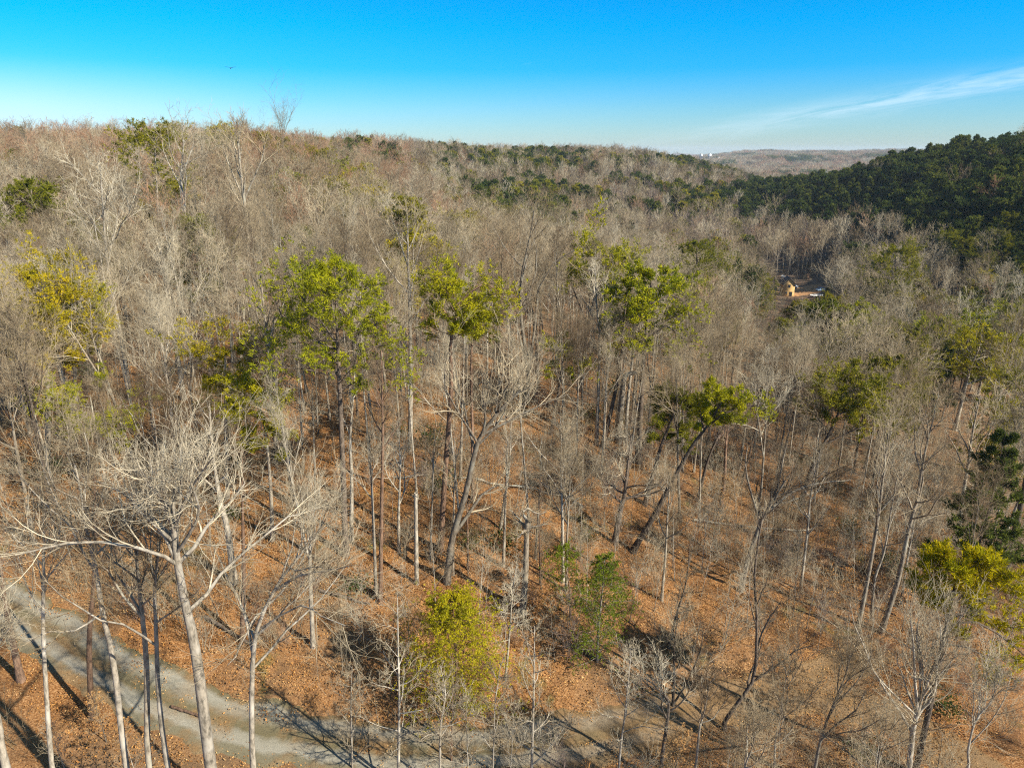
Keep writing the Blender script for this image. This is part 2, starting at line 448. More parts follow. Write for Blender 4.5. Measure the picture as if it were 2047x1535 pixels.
ribbon('track_spur', SPs, 1.8, 0.09, M_road, 11)

# ------------------------------------------------------------------ branch growing (vectorised)
def unit(v): return v / np.maximum(np.linalg.norm(v, axis=-1, keepdims=True), 1e-9)
def grow(P, R, n, t0, t1, ang, length, K, up=0.0, jit=0.1, rs=0.6, rmin=0.004, angj=0.25, prof=None, out_bias=0.0, droop=0.0, r=None):
    """P [N,k,3], R [N,k]: n children per branch -> [N*n,K,3],[N*n,K]"""
    r = r or rng
    N, k, _ = P.shape
    t = t0 + (t1 - t0) * (np.arange(n)[None, :] + r.random((N, n))) / n
    f = t * (k - 1); i = np.minimum(f.astype(int), k - 2); f = (f - i)[..., None]
    rows = np.arange(N)[:, None]
    a, b = P[rows, i], P[rows, i + 1]
    start = a + (b - a) * f
    dirp = unit(b - a)
    rad = R[rows, i] * (1 - f[..., 0]) + R[rows, i + 1] * f[..., 0]
    plen = np.linalg.norm(np.diff(P, axis=1), axis=2).sum(1)[:, None]
    helper = np.where(np.abs(dirp[..., 2:3]) < 0.9, np.array([0, 0, 1.0]), np.array([1.0, 0, 0]))
    u = unit(np.cross(dirp, helper)); v = np.cross(dirp, u)
    phi = (np.arange(n)[None, :] * 2.4 + r.random((N, 1)) * 6.28 + r.normal(0, 0.4, (N, n)))[..., None]
    an = (ang + r.normal(0, angj, (N, n)))[..., None]
    d = dirp * np.cos(an) + (u * np.cos(phi) + v * np.sin(phi)) * np.sin(an)
    L = length * plen * (0.7 + 0.6 * r.random((N, n)))
    if prof is not None: L = L * prof(t)
    seg = (L / (K - 1))[..., None]
    pts = [start]; cur = start; d = unit(d)
    for j in range(K - 1):
        d = unit(d + np.array([0, 0, up - droop * j]) + r.normal(0, jit, d.shape))
        cur = cur + d * seg
        pts.append(cur)
    C = np.stack(pts, 2).reshape(N * n, K, 3)
    r0 = np.maximum(rad * rs, rmin)
    taper = np.linspace(1, 0.0, K)[None, None, :] ** 0.8
    RR = rmin * 0.75 + (r0[..., None] - rmin * 0.75) * taper
    return C, RR.reshape(N * n, K)

def tubes(C, R, s=3):
    N, K, _ = C.shape
    T = np.empty_like(C)
    T[:, 1:-1] = C[:, 2:] - C[:, :-2]; T[:, 0] = C[:, 1] - C[:, 0]; T[:, -1] = C[:, -1] - C[:, -2]
    T = unit(T)
    ref = np.where(np.abs(T[:, :1, 2:3]) < 0.8, np.array([0, 0, 1.0]), np.array([1.0, 0.3, 0]))
    U = unit(np.cross(T, ref)); V = np.cross(T, U)
    a = np.arange(s) * 2 * math.pi / s
    ring = U[:, :, None, :] * np.cos(a)[None, None, :, None] + V[:, :, None, :] * np.sin(a)[None, None, :, None]
    verts = C[:, :, None, :] + ring * R[:, :, None, None]
    idx = np.arange(N * K * s).reshape(N, K, s)
    nx = np.roll(idx, -1, axis=2)
    q = np.stack([idx[:, :-1], nx[:, :-1], nx[:, 1:], idx[:, 1:]], -1).reshape(-1, 4)
    return verts.reshape(-1, 3), q

class Geo:
    def __init__(s): s.v = []; s.q = []; s.t = []; s.mq = []; s.mt = []; s.n = 0
    def tube(s, C, R, sides=3, m=0):
        v, q = tubes(C, R, sides); s.v.append(v); s.q.append(q + s.n); s.mq.append(np.full(len(q), m)); s.n += len(v)
    def tri(s, v, m=0):                       # v [n,3,3]
        n = len(v); s.v.append(v.reshape(-1, 3)); s.t.append(np.arange(n * 3).reshape(n, 3) + s.n); s.mt.append(np.full(n, m)); s.n += n * 3
    def quad(s, v, m=0):
        n = len(v); s.v.append(v.reshape(-1, 3)); s.q.append(np.arange(n * 4).reshape(n, 4) + s.n); s.mq.append(np.full(n, m)); s.n += n * 4
    def mesh(s, name, mats, smooth=False):
        cat = lambda a: np.concatenate(a) if a else None
        return mesh_np(name, np.concatenate(s.v), cat(s.q), cat(s.t), mats, cat(s.mq), cat(s.mt), smooth)

def trunk_path(h, r0, lean=0.03, wig=0.012, K=14, r=None, tip=0.12):
    r = r or rng
    t = np.linspace(0, 1, K)
    off = np.cumsum(r.normal(0, wig * h / K ** 0.5, (K, 2)), axis=0) * t[:, None]
    ln = r.normal(0, lean, 2) * h
    P = np.stack([off[:, 0] + ln[0] * t, off[:, 1] + ln[1] * t, h * t], 1)
    R = r0 * (1 - t * (1 - tip)) * (1 + 0.5 * np.exp(-t * 30))
    return P[None], R[None]

def bare_geo(TP, TR, detail=2, cb=0.5, limbs=10, ang=0.65, ll=0.36, up=0.13, extra=None, r=None, rmin=0.007, tips=1.0, low=0, dens=None):
    """returns (trunk Geo, crown Geo). detail 2 near, 1 middle distance, 0 far"""
    r = r or rng
    tg, cg = Geo(), Geo()
    tg.tube(TP, TR, 9 if detail == 2 else (6 if detail == 1 else 4))
    L1, R1 = grow(TP, TR, limbs, cb, 0.98, ang, ll, 7 if detail == 2 else 5, up=up, jit=0.13, rs=0.62, rmin=0.02, prof=lambda t: 1.25 - 0.95 * (t - cb) / (1 - cb), r=r)
    if extra is not None and len(extra):
        L1 = [L1]; R1 = [R1]
        for e in extra:
            K = L1[0].shape[1]
            pts = resample(e[0], K); L1.append(pts[None]); R1.append(np.linspace(e[1], max(e[1] * 0.25, 0.02), K)[None])
        L1 = np.concatenate(L1); R1 = np.concatenate(R1)
    if low:
        LL, RL = grow(TP, TR, low, 0.18, cb, 1.1, 0.09, L1.shape[1], up=0.05, jit=0.2, rs=0.2, rmin=0.012, r=r)
    sides = 5 if detail == 2 else 3
    tg.tube(L1, R1, sides)
    n2, n3, n4 = dens or {2: (7, 6, 4), 1: (6, 5, 3), 0: (5, 5, 0)}[detail]
    L2, R2 = grow(L1, R1, n2, 0.18, 1.0, 0.62, 0.42, 5 if detail == 2 else 4, up=0.10, jit=0.16, rs=0.55, rmin=rmin * 1.8, r=r)
    if low:
        cg.tube(LL, RL, 3)
        l3, r3 = grow(LL, RL, 5, 0.2, 1.0, 0.8, 0.5, 3, up=0.02, jit=0.2, rs=0.5, rmin=rmin, r=r)
        cg.tube(l3, r3, 3)
    cg.tube(L2, R2, 4 if detail == 2 else 3)
    L3, R3 = grow(L2, R2, n3, 0.12, 1.0, 0.62, 0.48, 4 if detail == 2 else 3, up=0.08, jit=0.16, rs=0.5, rmin=rmin * 1.2, r=r)
    cg.tube(L3, R3, 3)
    if n4:
        L4, R4 = grow(L3, R3, n4, 0.15, 1.0, 0.6, 0.5 * tips, 3 if detail == 2 else 2, up=0.06, jit=0.15, rs=0.5, rmin=rmin, r=r)
        cg.tube(L4, R4, 3)
    return tg, cg

def tufts(P, Dr, size, n, r, w=0.16, flat=0.35):
    """needle tufts: n thin triangles spraying out from each point"""
    N = len(P)
    d = r.normal(0, 1, (N, n, 3)) * np.array([1, 1, 0.8]) + Dr[:, None, :] * 0.9
    d[..., 2] += flat
    d = unit(d)
    L = size * (0.6 + 0.7 * r.random((N, n, 1)))
    side = unit(np.cross(d, r.normal(0, 1, (N, n, 3)))) * L * w
    base = P[:, None, :] + r.normal(0, size * 0.25, (N, n, 3))
    tip = base + d * L
    return np.stack([base - side, base + side, tip], 2).reshape(-1, 3, 3)

def pine_geo(TP, TR, detail=2, cb=0.45, limbs=34, ll=0.26, r=None, size=0.25, density=1.0, shape='tall', extra=None, sides_only=None):
    r = r or rng
    tg, cg = Geo(), Geo()
    tg.tube(TP, TR, 9 if detail == 2 else (5 if detail == 1 else 4))
    if shape == 'tall': prof = lambda t: np.interp((t - cb) / (1 - cb), [0, 0.15, 0.5, 0.85, 1.0], [0.55, 1.0, 0.90, 0.5, 0.12])
    elif shape == 'flat': prof = lambda t: np.interp((t - cb) / (1 - cb), [0, 0.5, 0.8, 1.0], [0.5, 0.9, 1.1, 0.3])
    else: prof = lambda t: np.interp((t - cb) / (1 - cb), [0, 0.1, 1.0], [0.9, 1.0, 0.12])
    L1, R1 = grow(TP, TR, limbs, cb, 0.995, 1.25 if shape != 'cone' else 1.35, ll, 6 if detail == 2 else 4, up=0.05, jit=0.13, rs=0.32, rmin=0.018, angj=0.22, prof=prof, r=r)
    if extra:
        L1 = [L1]; R1 = [R1]
        for e in extra:
            K = L1[0].shape[1]
            L1.append(resample(e[0], K)[None]); R1.append(np.linspace(e[1], e[1] * 0.3, K)[None])
        L1 = np.concatenate(L1); R1 = np.concatenate(R1)
    tg.tube(L1, R1, 4 if detail == 2 else 3)
    # dead lower stubs
    if detail == 2:
        S, SR = grow(TP, TR, 14, cb * 0.45, cb + 0.1, 1.3, 0.06, 4, up=-0.02, jit=0.2, rs=0.15, rmin=0.012, r=r); tg.tube(S, SR, 3)
    n2 = {2: 8, 1: 6, 0: 4}[detail]
    L2, R2 = grow(L1, R1, n2, 0.42, 1.0, 0.70, 0.36, 4 if detail == 2 else 3, up=0.07, jit=0.15, rs=0.5, rmin=0.012, r=r)
    tg.tube(L2, R2, 3)
    if detail >= 1:
        n3 = {2: 6, 1: 5}[detail]
        L3, R3 = grow(L2, R2, n3, 0.35, 1.0, 0.7, 0.42, 3, up=0.1, jit=0.15, rs=0.5, rmin=0.008, r=r)
        if detail == 2: tg.tube(L3, R3, 3)
        P = np.concatenate([L3[:, -1], L3[:, 1], L2[:, -1], L2[:, 2] if L2.shape[1] > 3 else L2[:, 1], L1[:, -1]]); Dr = np.concatenate([unit(L3[:, -1] - L3[:, -2]), unit(L3[:, 1] - L3[:, 0]), unit(L2[:, -1] - L2[:, -2]), unit(L2[:, 1] - L2[:, 0]), unit(L1[:, -1] - L1[:, -2])])
    else:
        P = np.concatenate([L2[:, -1], L2[:, 1], L1[:, -1]]); Dr = np.concatenate([unit(L2[:, -1] - L2[:, -2]), unit(L2[:, 1] - L2[:, 0]), unit(L1[:, -1] - L1[:, -2])])
    keep = r.random(len(P)) < density
    cg.tri(tufts(P[keep], Dr[keep], size, {2: 11, 1: 7, 0: 8}[detail], r, {2: 0.12, 1: 0.17, 0: 0.24}[detail]))
    return tg, cg

def thing_tree(kind, tg, cg, bm, cm, loc, label, cat, group=None, rz=0, crown_name='crown', local=False):
    """link a tree: empty at the base, trunk and crown as parts. Geos are in world space unless local"""
    e = empty(kind, loc, rz)
    tag(e, label, cat, group)
    off = np.zeros(3) if local else np.array(loc)
    for g in (tg, cg):
        for k in range(len(g.v)): g.v[k] = g.v[k] - off
    link('trunk', tg.mesh('trunk', bm if isinstance(bm, list) else [bm], True), e)
    link(crown_name, cg.mesh(crown_name, cm if isinstance(cm, list) else [cm]), e)
    return e

exec_later = []
# ------------------------------------------------------------------ the trees that stand out, one by one
HERO_XY = []
def path3(pts, Y=None, dY=0.0):
    if Y is None:
        base = gray(*pts[0], zf=zt); Yb = base[1]
        out = [base]
        rest = pts[1:]
    else:
        Yb = Y
        p0 = at(*pts[0], Y)
        out = [np.array([p0[0] + 0.02 * (p0[2] - zt(p0[0], Y)) * 0, Y, zt(p0[0], Y)])]
        rest = pts
    n = len(rest)
    for k, p in enumerate(rest):
        out.append(at(p[0], p[1], Yb + dY * (k + 1) / n))
    out = np.array(out)
    HERO_XY.append(out[0][:2])
    return out
def depth_of(p): return to_px(p)[2]
BARKS = {'pale': (M_pale, M_twpale), 'grey': (M_grey, M_twgrey), 'brown': (M_brown, M_twgrey), 'dark': (M_dark, M_twgrey), 'plum': (M_dark, M_twplum), 'darkpale': (M_dark, M_twpale)}
def hero_bare(label, pts, w, Y=None, dY=0.0, col='pale', cb=0.45, limbs=10, ll=0.32, ang=0.6, up=0.13, extra=(), group=None, kind='bare_tree', cat='tree', detail=2, low=0, rmin=0.0055, tip=0.1, seed=None):
    r = np.random.default_rng(len(HERO_XY) * 31 + 5 if seed is None else seed)
    W3 = path3(pts, Y, dY)
    base = W3[0].copy(); base[2] -= 0.15
    P = resample(W3, 16)
    dp = depth_of(W3[1])
    if dp > 70: detail = 1; rmin = max(rmin, 0.010)
    r0 = w / 2 / F * dp
    t = np.linspace(0, 1, 16)
    R = r0 * (1.1 - t * (1 - tip)) * (1 + 0.35 * np.exp(-t * 40))
    ex = []
    for e in extra:                                   # (points, forward offset at the tip, width in px)
        y0 = W3[:, 1].mean()
        k = len(e[0])
        E = np.array([at(p[0], p[1], y0 + e[1] * i / max(k - 1, 1)) for i, p in enumerate(e[0])])
        ex.append((E - base, e[2] / 2 / F * dp))
    P[0, 2] -= 0.15
    tg, cg = bare_geo((P - base)[None], R[None], detail, cb, limbs, ang, ll, up, ex, r, rmin, low=low, dens=(8, 7, 4) if detail == 2 and dp < 40 else ((7, 5, 4) if detail == 2 else None))
    bm, cm = BARKS[col]
    return thing_tree(kind, tg, cg, bm, cm, tuple(base), label, cat, group, local=True)
def hero_pine(label, pts, w, Y=None, dY=0.0, needles=None, cb=0.45, limbs=34, ll=0.26, size=0.26, density=1.0, shape='tall', extra=(), col=None, group=None, kind='pine_tree', detail=2, seed=None):
    r = np.random.default_rng(len(HERO_XY) * 17 + 3 if seed is None else seed)
    W3 = path3(pts, Y, dY)
    base = W3[0].copy(); base[2] -= 0.15
    P = resample(W3, 16); P[0, 2] -= 0.15
    dp = depth_of(W3[1]); r0 = w / 2 / F * dp
    if dp > 82: detail = 1; size = max(size, 0.36)
    t = np.linspace(0, 1, 16)
    R = r0 * (1.1 - t * 0.9) * (1 + 0.3 * np.exp(-t * 40))
    ex = []
    for e in extra:
        y0 = W3[:, 1].mean(); k = len(e[0])
        E = np.array([at(p[0], p[1], y0 + e[1] * i / max(k - 1, 1)) for i, p in enumerate(e[0])])
        ex.append((E - base, e[2] / 2 / F * dp))
    tg, cg = pine_geo((P - base)[None], R[None], detail, cb, limbs, ll, r, size, density, shape, ex)
    return thing_tree(kind, tg, cg, col or M_dark, needles or M_pine, tuple(base), label, 'tree', group, local=True)

# --- big trees by the road, lower left
hero_bare('big pale forked hardwood beside the gravel road, the thickest trunk in view', [(425, 1560), (402, 1380), (385, 1270), (372, 1215), (356, 1130), (348, 1065), (345, 1010), (352, 970)], 23, Y=24, cb=0.55, limbs=9, ll=0.17,
          extra=[([(354, 1128), (320, 1108), (245, 1088), (160, 1082), (90, 1095), (30, 1110)], -3, 8),
                 ([(357, 1125), (395, 1085), (420, 1040), (455, 1010), (475, 985), (490, 965)], 2, 9),
                 ([(376, 1222), (420, 1180), (455, 1130), (520, 1080), (570, 1035), (600, 1028)], 4, 9),
                 ([(347, 1050), (325, 1000), (295, 960), (275, 930)], -2, 7), ([(350, 1080), (300, 1030), (245, 985), (190, 960)], 3, 8),
                 ([(348, 1060), (370, 1000), (400, 950), (425, 915)], -2, 7)])
hero_bare('slim pale tree leaning over the roadside just left of the big forked trunk', [(340, 1560), (318, 1400), (312, 1260), (309, 1180), (316, 1110), (322, 1060)], 11, Y=25.5, ll=0.20)
hero_bare('pale trunk in deep shade between two slim trunks beside the road', [(300, 1560), (293, 1330), (282, 1210), (272, 1110), (266, 1060)], 13, Y=26, col='grey', cb=0.55, ll=0.14,
          extra=[([(285, 1235), (245, 1190), (215, 1140), (195, 1130)], -2, 6)])
hero_bare('leaning pale tree whose dark trunk crosses the upper wheel track', [(256, 1560), (228, 1330), (206, 1230), (190, 1130), (172, 1050), (162, 985), (150, 930)], 12, Y=27, ll=0.22, cb=0.5,
          extra=[([(205, 1225), (150, 1260), (100, 1262), (55, 1280)], -2, 4)])
hero_bare('pale trunk standing in the leaves between road and left edge', [(108, 1560), (93, 1390), (86, 1250), (88, 1150), (86, 1120), (90, 1060)], 10, Y=28, cb=0.45, ll=0.20, limbs=8)
hero_bare('brown straight trunk at the far side of the road with broken stub branches', [(184, 1440), (178, 1290), (186, 1180), (190, 1060), (188, 930)], 11, col='brown', cb=0.62, ll=0.12, limbs=6)
hero_bare('brown trunk at the left edge leaning across the wheel tracks', [(42, 1360), (15, 1230), (0, 1130), (-12, 1000)], 13, col='brown', cb=0.6, ll=0.15, limbs=7)
hero_bare('pale thick trunk cut by the lower left corner', [(20, 1560), (-2, 1450), (-25, 1330), (-35, 1230)], 18, Y=21, cb=0.6, ll=0.14)
hero_bare('pale tree with a wide drooping crown forking low beside the road', [(508, 1560), (503, 1440), (506, 1310), (520, 1240), (560, 1160), (600, 1110), (630, 1060)], 12, Y=29, cb=0.38, limbs=10, ll=0.28, ang=0.8, up=0.06,
          extra=[([(506, 1310), (494, 1250), (478, 1200), (455, 1165)], 1, 7), ([(550, 1180), (600, 1150), (660, 1140), (700, 1130)], -2, 6), ([(522, 1255), (600, 1210), (640, 1230), (690, 1250)], -3, 4)])
hero_bare('reddish brown straight trunk left of the leafy slope, lit on one side', [(484, 1285), (487, 1150), (485, 1020), (484, 900)], 10, col='brown', cb=0.7, ll=0.1, limbs=5)
hero_bare('pale trunk with a bend, uphill from the reddish brown trunk', [(468, 1165), (455, 1060), (440, 1000), (425, 900), (418, 800)], 13, cb=0.5, ll=0.22)
hero_bare('short pale trunk above the road, right of the low forking tree', [(626, 1292), (620, 1150), (622, 1060), (640, 970)], 9, cb=0.45, ll=0.25)
hero_bare('pale leaning tree on the slope above the crown of the big forked hardwood', [(368, 800), (352, 696), (342, 640), (330, 570), (322, 500)], 10, cb=0.42, ll=0.3, extra=[([(350, 690), (380, 630), (405, 580), (430, 540)], 2, 4), ([(345, 650), (310, 610), (270, 560), (240, 520)], 0, 4)])
hero_bare('tall pale tree rising behind the left yellow-green pine', [(262, 800), (243, 680), (225, 590), (212, 500), (205, 400), (200, 330)], 9, cb=0.5, ll=0.25)
hero_bare('slanting grey trunk on the orange slope right of the flat two-tiered pine', [(590, 1010), (565, 850), (548, 750), (530, 640), (520, 540)], 10, col='grey', cb=0.5, ll=0.22)

# --- centre slope
hero_bare('big grey hardwood forking low and leaning right above the roadside cedar', [(893, 1165), (903, 1080), (930, 990), (948, 910), (962, 870), (1000, 820), (1040, 780)], 13, col='grey', cb=0.55, limbs=10, ll=0.36, up=0.08, tip=0.25,
          extra=[([(906, 1070), (935, 1030), (962, 990), (990, 972), (1000, 970)], 2, 9), ([(950, 900), (935, 850), (925, 800), (900, 770)], 1, 6), ([(962, 870), (1020, 840), (1080, 810), (1130, 790)], 1, 6)])
hero_bare('broken pale snag with a twisted top right of the forked grey hardwood', [(1044, 1225), (1050, 1150), (1052, 1090), (1054, 1040)], 13, col='grey', cb=0.8, limbs=5, ll=0.22, ang=1.2, up=-0.02, tip=0.6, kind='dead_tree',
          extra=[([(1054, 1040), (1045, 1026), (1055, 1015), (1075, 1028), (1092, 1022)], 0.5, 7)])
hero_bare('pale branchless snag standing on the open orange slope', [(833, 1170), (832, 1080), (831, 985)], 9, cb=0.9, limbs=3, ll=0.05, tip=0.7, kind='dead_tree', detail=1)
hero_bare('straight pale brown trunk on the slope, left of the branchless snag', [(760, 1205), (763, 1010), (765, 850), (762, 700)], 9, col='brown', cb=0.55, ll=0.15)
hero_bare('thin pale trunk close beside the straight pale brown trunk', [(752, 1190), (747, 1060), (742, 950), (738, 880)], 7, cb=0.5, ll=0.2)
hero_bare('pale slender tree with a wavy trunk right of the tall yellow-green pine', [(702, 1080), (703, 960), (700, 880), (706, 790), (712, 700)], 8, cb=0.5, ll=0.2)
hero_bare('slim tree beside the short thin trunks at the middle of the slope', [(798, 1105), (797, 1030), (800, 940), (798, 860)], 7, cb=0.4, ll=0.25)
hero_bare('pale straight hardwood standing alone at the top of the orange clearing', [(820, 905), (821, 760), (819, 620), (816, 520), (814, 430)], 10, cb=0.45, ll=0.22, extra=[([(820, 650), (850, 600), (880, 570)], 1, 4)])
hero_bare('dark twin-stemmed hardwood with a wide fan crown between two pine groups', [(1052, 800), (1056, 740), (1042, 640), (1042, 560), (1058, 480), (1068, 420)], 9, col='grey', cb=0.4, ll=0.3,
          extra=[([(1056, 750), (1068, 670), (1070, 600), (1085, 560), (1115, 515), (1148, 500)], 1, 7), ([(1056, 745), (1030, 640), (1012, 590), (990, 540)], -1, 5)])
hero_bare('pale thick trunk broken off in a horizontal limb behind the pine group', [(1235, 885), (1243, 800), (1248, 755), (1262, 746), (1276, 745)], 12, col='grey', cb=0.75, limbs=4, ll=0.12, tip=0.6, kind='dead_tree')
hero_bare('pale trunk close behind the broken off limb', [(1250, 880), (1256, 790), (1268, 690), (1280, 600)], 8, cb=0.5, ll=0.2)
hero_bare('thin pale trunk left of the broken off limb', [(1192, 890), (1196, 780), (1198, 680), (1192, 600), (1190, 540)], 7, cb=0.45, ll=0.22)
hero_bare('black trunk with pale spreading limbs right of centre on the slope', [(1228, 1088), (1240, 1020), (1248, 990), (1255, 930), (1262, 870)], 12, col='darkpale', cb=0.4, ll=0.35, ang=0.9,
          extra=[([(1243, 1005), (1225, 990), (1205, 960), (1198, 930)], 1, 5), ([(1246, 995), (1290, 990), (1330, 975), (1350, 960)], 0, 5)])
hero_bare('thin trunk below the leaning flat-topped pine', [(1322, 1200), (1330, 1110), (1335, 1020), (1340, 950)], 6, col='grey', cb=0.4, ll=0.25)
hero_bare('dark curved trunk at the foot of the leaning flat-topped pine', [(1440, 1025), (1448, 950), (1452, 880), (1460, 800)], 9, col='brown', cb=0.6, ll=0.2)
hero_bare('thin leaning trunk near the leaning flat-topped pine, lost among twigs', [(1395, 1000), (1412, 930), (1430, 880), (1445, 830)], 7, col='plum', cb=0.5, ll=0.25)
for k, (x0, y0, x1, y1, w) in enumerate([(905, 1150, 908, 985, 6), (860, 1120, 866, 940, 5), (936, 1140, 934, 1000, 5), (1006, 1135, 1012, 960, 7), (1080, 1170, 1078, 1030, 4), (1160, 1125, 1163, 1000, 3),
                                          (1000, 1060, 1018, 930, 7), (1120, 1100, 1135, 960, 4), (1070, 1120, 1080, 960, 5)]):
    hero_bare(['slim grey trunk just right of the forked grey hardwood', 'thin pale trunk left of the forked grey hardwood', 'thin straight trunk between forked grey hardwood and snag', 'grey trunk just left of the twisted snag',
               'thin pole-like trunk right of the twisted snag', 'thinnest pole of the open orange slope', 'leaning slim trunk above the twisted snag', 'thin leaning pole uphill from the small sparse hemlock', 'slim trunk right behind the twisted snag'][k],
              [(x0, y0), (x0 * .6 + x1 * .4, y0 * .6 + y1 * .4), (x1, y1), (x1 + 4, y1 - 90)], w, col=['grey', 'pale', 'brown', 'grey', 'brown', 'grey', 'pale', 'grey', 'grey'][k], cb=0.5, ll=0.2, limbs=8, detail=1)

# --- right side
hero_bare('broad pale hardwood with a fan of limbs right of centre', [(1480, 1182), (1495, 1120), (1515, 1060), (1528, 1030), (1552, 990), (1570, 960)], 10, col='grey', cb=0.4, limbs=12, ll=0.30, up=0.14, tip=0.2,
          extra=[([(1528, 1028), (1580, 985), (1640, 965), (1700, 960)], 1, 8), ([(1520, 1045), (1500, 980), (1490, 930), (1495, 890)], 0, 6), ([(1530, 1028), (1555, 970), (1565, 920), (1575, 880)], 1, 6)])
hero_bare('slim dark trunk of a small tree standing beside the pool-shaped road bend', [(1450, 1440), (1478, 1400), (1508, 1350), (1513, 1240), (1508, 1160), (1516, 1080), (1530, 1000)], 9, Y=40, col='darkpale', cb=0.35, ll=0.16,
          extra=[([(1508, 1360), (1560, 1325), (1590, 1300), (1625, 1290)], -1, 5)])
for k, (pts, w, c) in enumerate([([(1713, 1265), (1733, 1165), (1754, 1044), (1768, 930), (1780, 830)], 9, 'grey'), ([(1760, 1268), (1795, 1160), (1815, 1065), (1832, 1000), (1850, 900), (1870, 820)], 10, 'grey'),
                                 ([(1742, 1240), (1748, 1160), (1768, 1100), (1785, 1000), (1800, 920)], 6, 'pale'), ([(1800, 1210), (1812, 1130), (1825, 1060), (1835, 990)], 5, 'pale')]):
    hero_bare(['left of the four close slim trunks with long parallel shadows', 'thickest of the four close slim trunks with long parallel shadows', 'palest of the four close slim trunks with long parallel shadows', 'thinnest of the four close slim trunks with long parallel shadows'][k],
              pts, w, col=c, cb=0.45, ll=0.26, extra=[([(1828, 1020), (1845, 960), (1840, 900), (1855, 850)], 0, 5)] if k == 1 else ())
hero_bare('pale tree with dark trunk base behind the golden pine', [(1912, 1095), (1922, 1010), (1935, 930), (1945, 860), (1960, 790)], 9, col='grey', cb=0.4, ll=0.3, extra=[([(1925, 1000), (1950, 960), (1965, 900), (1990, 850)], 0, 4)])
hero_bare('thick dark trunk leaning out of the picture above the golden pine', [(2005, 1170), (2022, 1090), (2040, 1010), (2060, 900), (2070, 800)], 15, col='dark', cb=0.55, ll=0.25)
hero_bare('slender grey hardwood among pale crowns below the domed pine', [(1600, 1180), (1612, 1080), (1622, 980), (1640, 900)], 6, cb=0.35, ll=0.3)
hero_bare('pale many-stemmed tree in the lower right corner', [(1815, 1545), (1825, 1460), (1835, 1420), (1850, 1370), (1880, 1300), (1895, 1240)], 12, Y=33, cb=0.3, limbs=16, ll=0.34, ang=0.4, up=0.12,
          extra=[([(1834, 1420), (1828, 1350), (1826, 1290), (1820, 1240)], 0, 7), ([(1836, 1415), (1840, 1340), (1832, 1270), (1838, 1230)], 1, 6), ([(1832, 1430), (1780, 1380), (1745, 1340), (1735, 1300)], -1, 4)])
hero_bare('small curved tree reaching over the road beside the bend', [(1325, 1500), (1334, 1440), (1336, 1400), (1318, 1380), (1300, 1362), (1262, 1345)], 8, Y=35, col='darkpale', cb=0.3, ll=0.28, ang=0.8)
hero_bare('small dark forked tree at the tip of the road bend', [(1345, 1412), (1347, 1350), (1348, 1290), (1355, 1230)], 6, col='darkpale', cb=0.35, ll=0.3, extra=[([(1347, 1405), (1375, 1360), (1400, 1300), (1405, 1260)], 0, 5)])
hero_bare('small twiggy tree below the road bend', [(1390, 1540), (1398, 1460), (1403, 1440), (1412, 1400), (1420, 1360)], 6, Y=31, col='grey', cb=0.45, ll=0.22)
hero_bare('small tree with upright twigs in front of the road bend', [(1545, 1560), (1550, 1480), (1562, 1420), (1568, 1370), (1575, 1340)], 5, Y=30, col='grey', cb=0.4, ll=0.18, low=2)
hero_bare('slim twin-topped young tree left of the lower right corner', [(1625, 1560), (1640, 1480), (1665, 1410), (1690, 1350), (1700, 1310)], 7, Y=29, col='grey', cb=0.4, ll=0.2, extra=[([(1640, 1480), (1675, 1445), (1710, 1420), (1730, 1380)], -1, 5)])
hero_bare('twiggy young tree at the edge of the lower right corner', [(1930, 1560), (1935, 1500), (1950, 1440), (1975, 1410), (1990, 1380)], 6, Y=28, cb=0.4, ll=0.2, low=3)
hero_bare('tangled low tree near the bottom edge, right of the road', [(1480, 1580), (1490, 1530), (1505, 1490), (1510, 1460)], 6, Y=27, col='grey', cb=0.4, ll=0.2, ang=0.8, low=3)
hero_bare('tangled low tree beside the many-stemmed pale tree', [(1760, 1590), (1755, 1540), (1760, 1490), (1772, 1450)], 6, Y=27, col='grey', cb=0.4, ll=0.2, ang=0.7, low=3)

# --- straight young trees along the bottom edge
for lab, pts, w, Y_ in [('straight pale sapling with tiers of thin branches, right of the yellow-green cedar', [(1062, 1560), (1066, 1420), (1068, 1330), (1068, 1250)], 7, 33),
                        ('straight pale sapling with paired upswept branches, left of the yellow-green cedar', [(796, 1560), (798, 1410), (796, 1300), (794, 1180)], 8, 33),
                        ('slimmer sapling at the road edge, left of the paired-branch sapling', [(705, 1560), (702, 1440), (702, 1380), (704, 1330)], 5, 34),
                        ('pale wide-forking sapling in front of the cedar trunk', [(880, 1560), (880, 1460), (886, 1420), (890, 1380), (880, 1330)], 6, 31),
                        ('brown leafless pole directly under the cedar', [(902, 1560), (903, 1450), (906, 1360)], 6, 35),
                        ('thin leaning sapling between cedar and hemlock', [(1010, 1360), (1018, 1270), (1024, 1190), (1032, 1130)], 5, None),
                        ('thin twin sapling at the bottom edge right of the cedar', [(985, 1560), (988, 1450), (990, 1400), (1000, 1330)], 4, 31),
                        ('thin sapling with a crooked top in front of the hemlock', [(1240, 1500), (1250, 1420), (1258, 1340), (1262, 1290)], 5, 33),
                        ('dark leaning sapling right of the hemlock', [(1335, 1300), (1352, 1230), (1372, 1160), (1380, 1080)], 6, None)]:
    hero_bare(lab, pts, w, Y=Y_, cb=0.30, limbs=18, ll=0.16, ang=0.95, up=0.10, low=0, kind='sapling', rmin=0.006, detail=1, col='brown' if 'brown' in lab else ('dark' if 'dark' in lab else 'pale'))

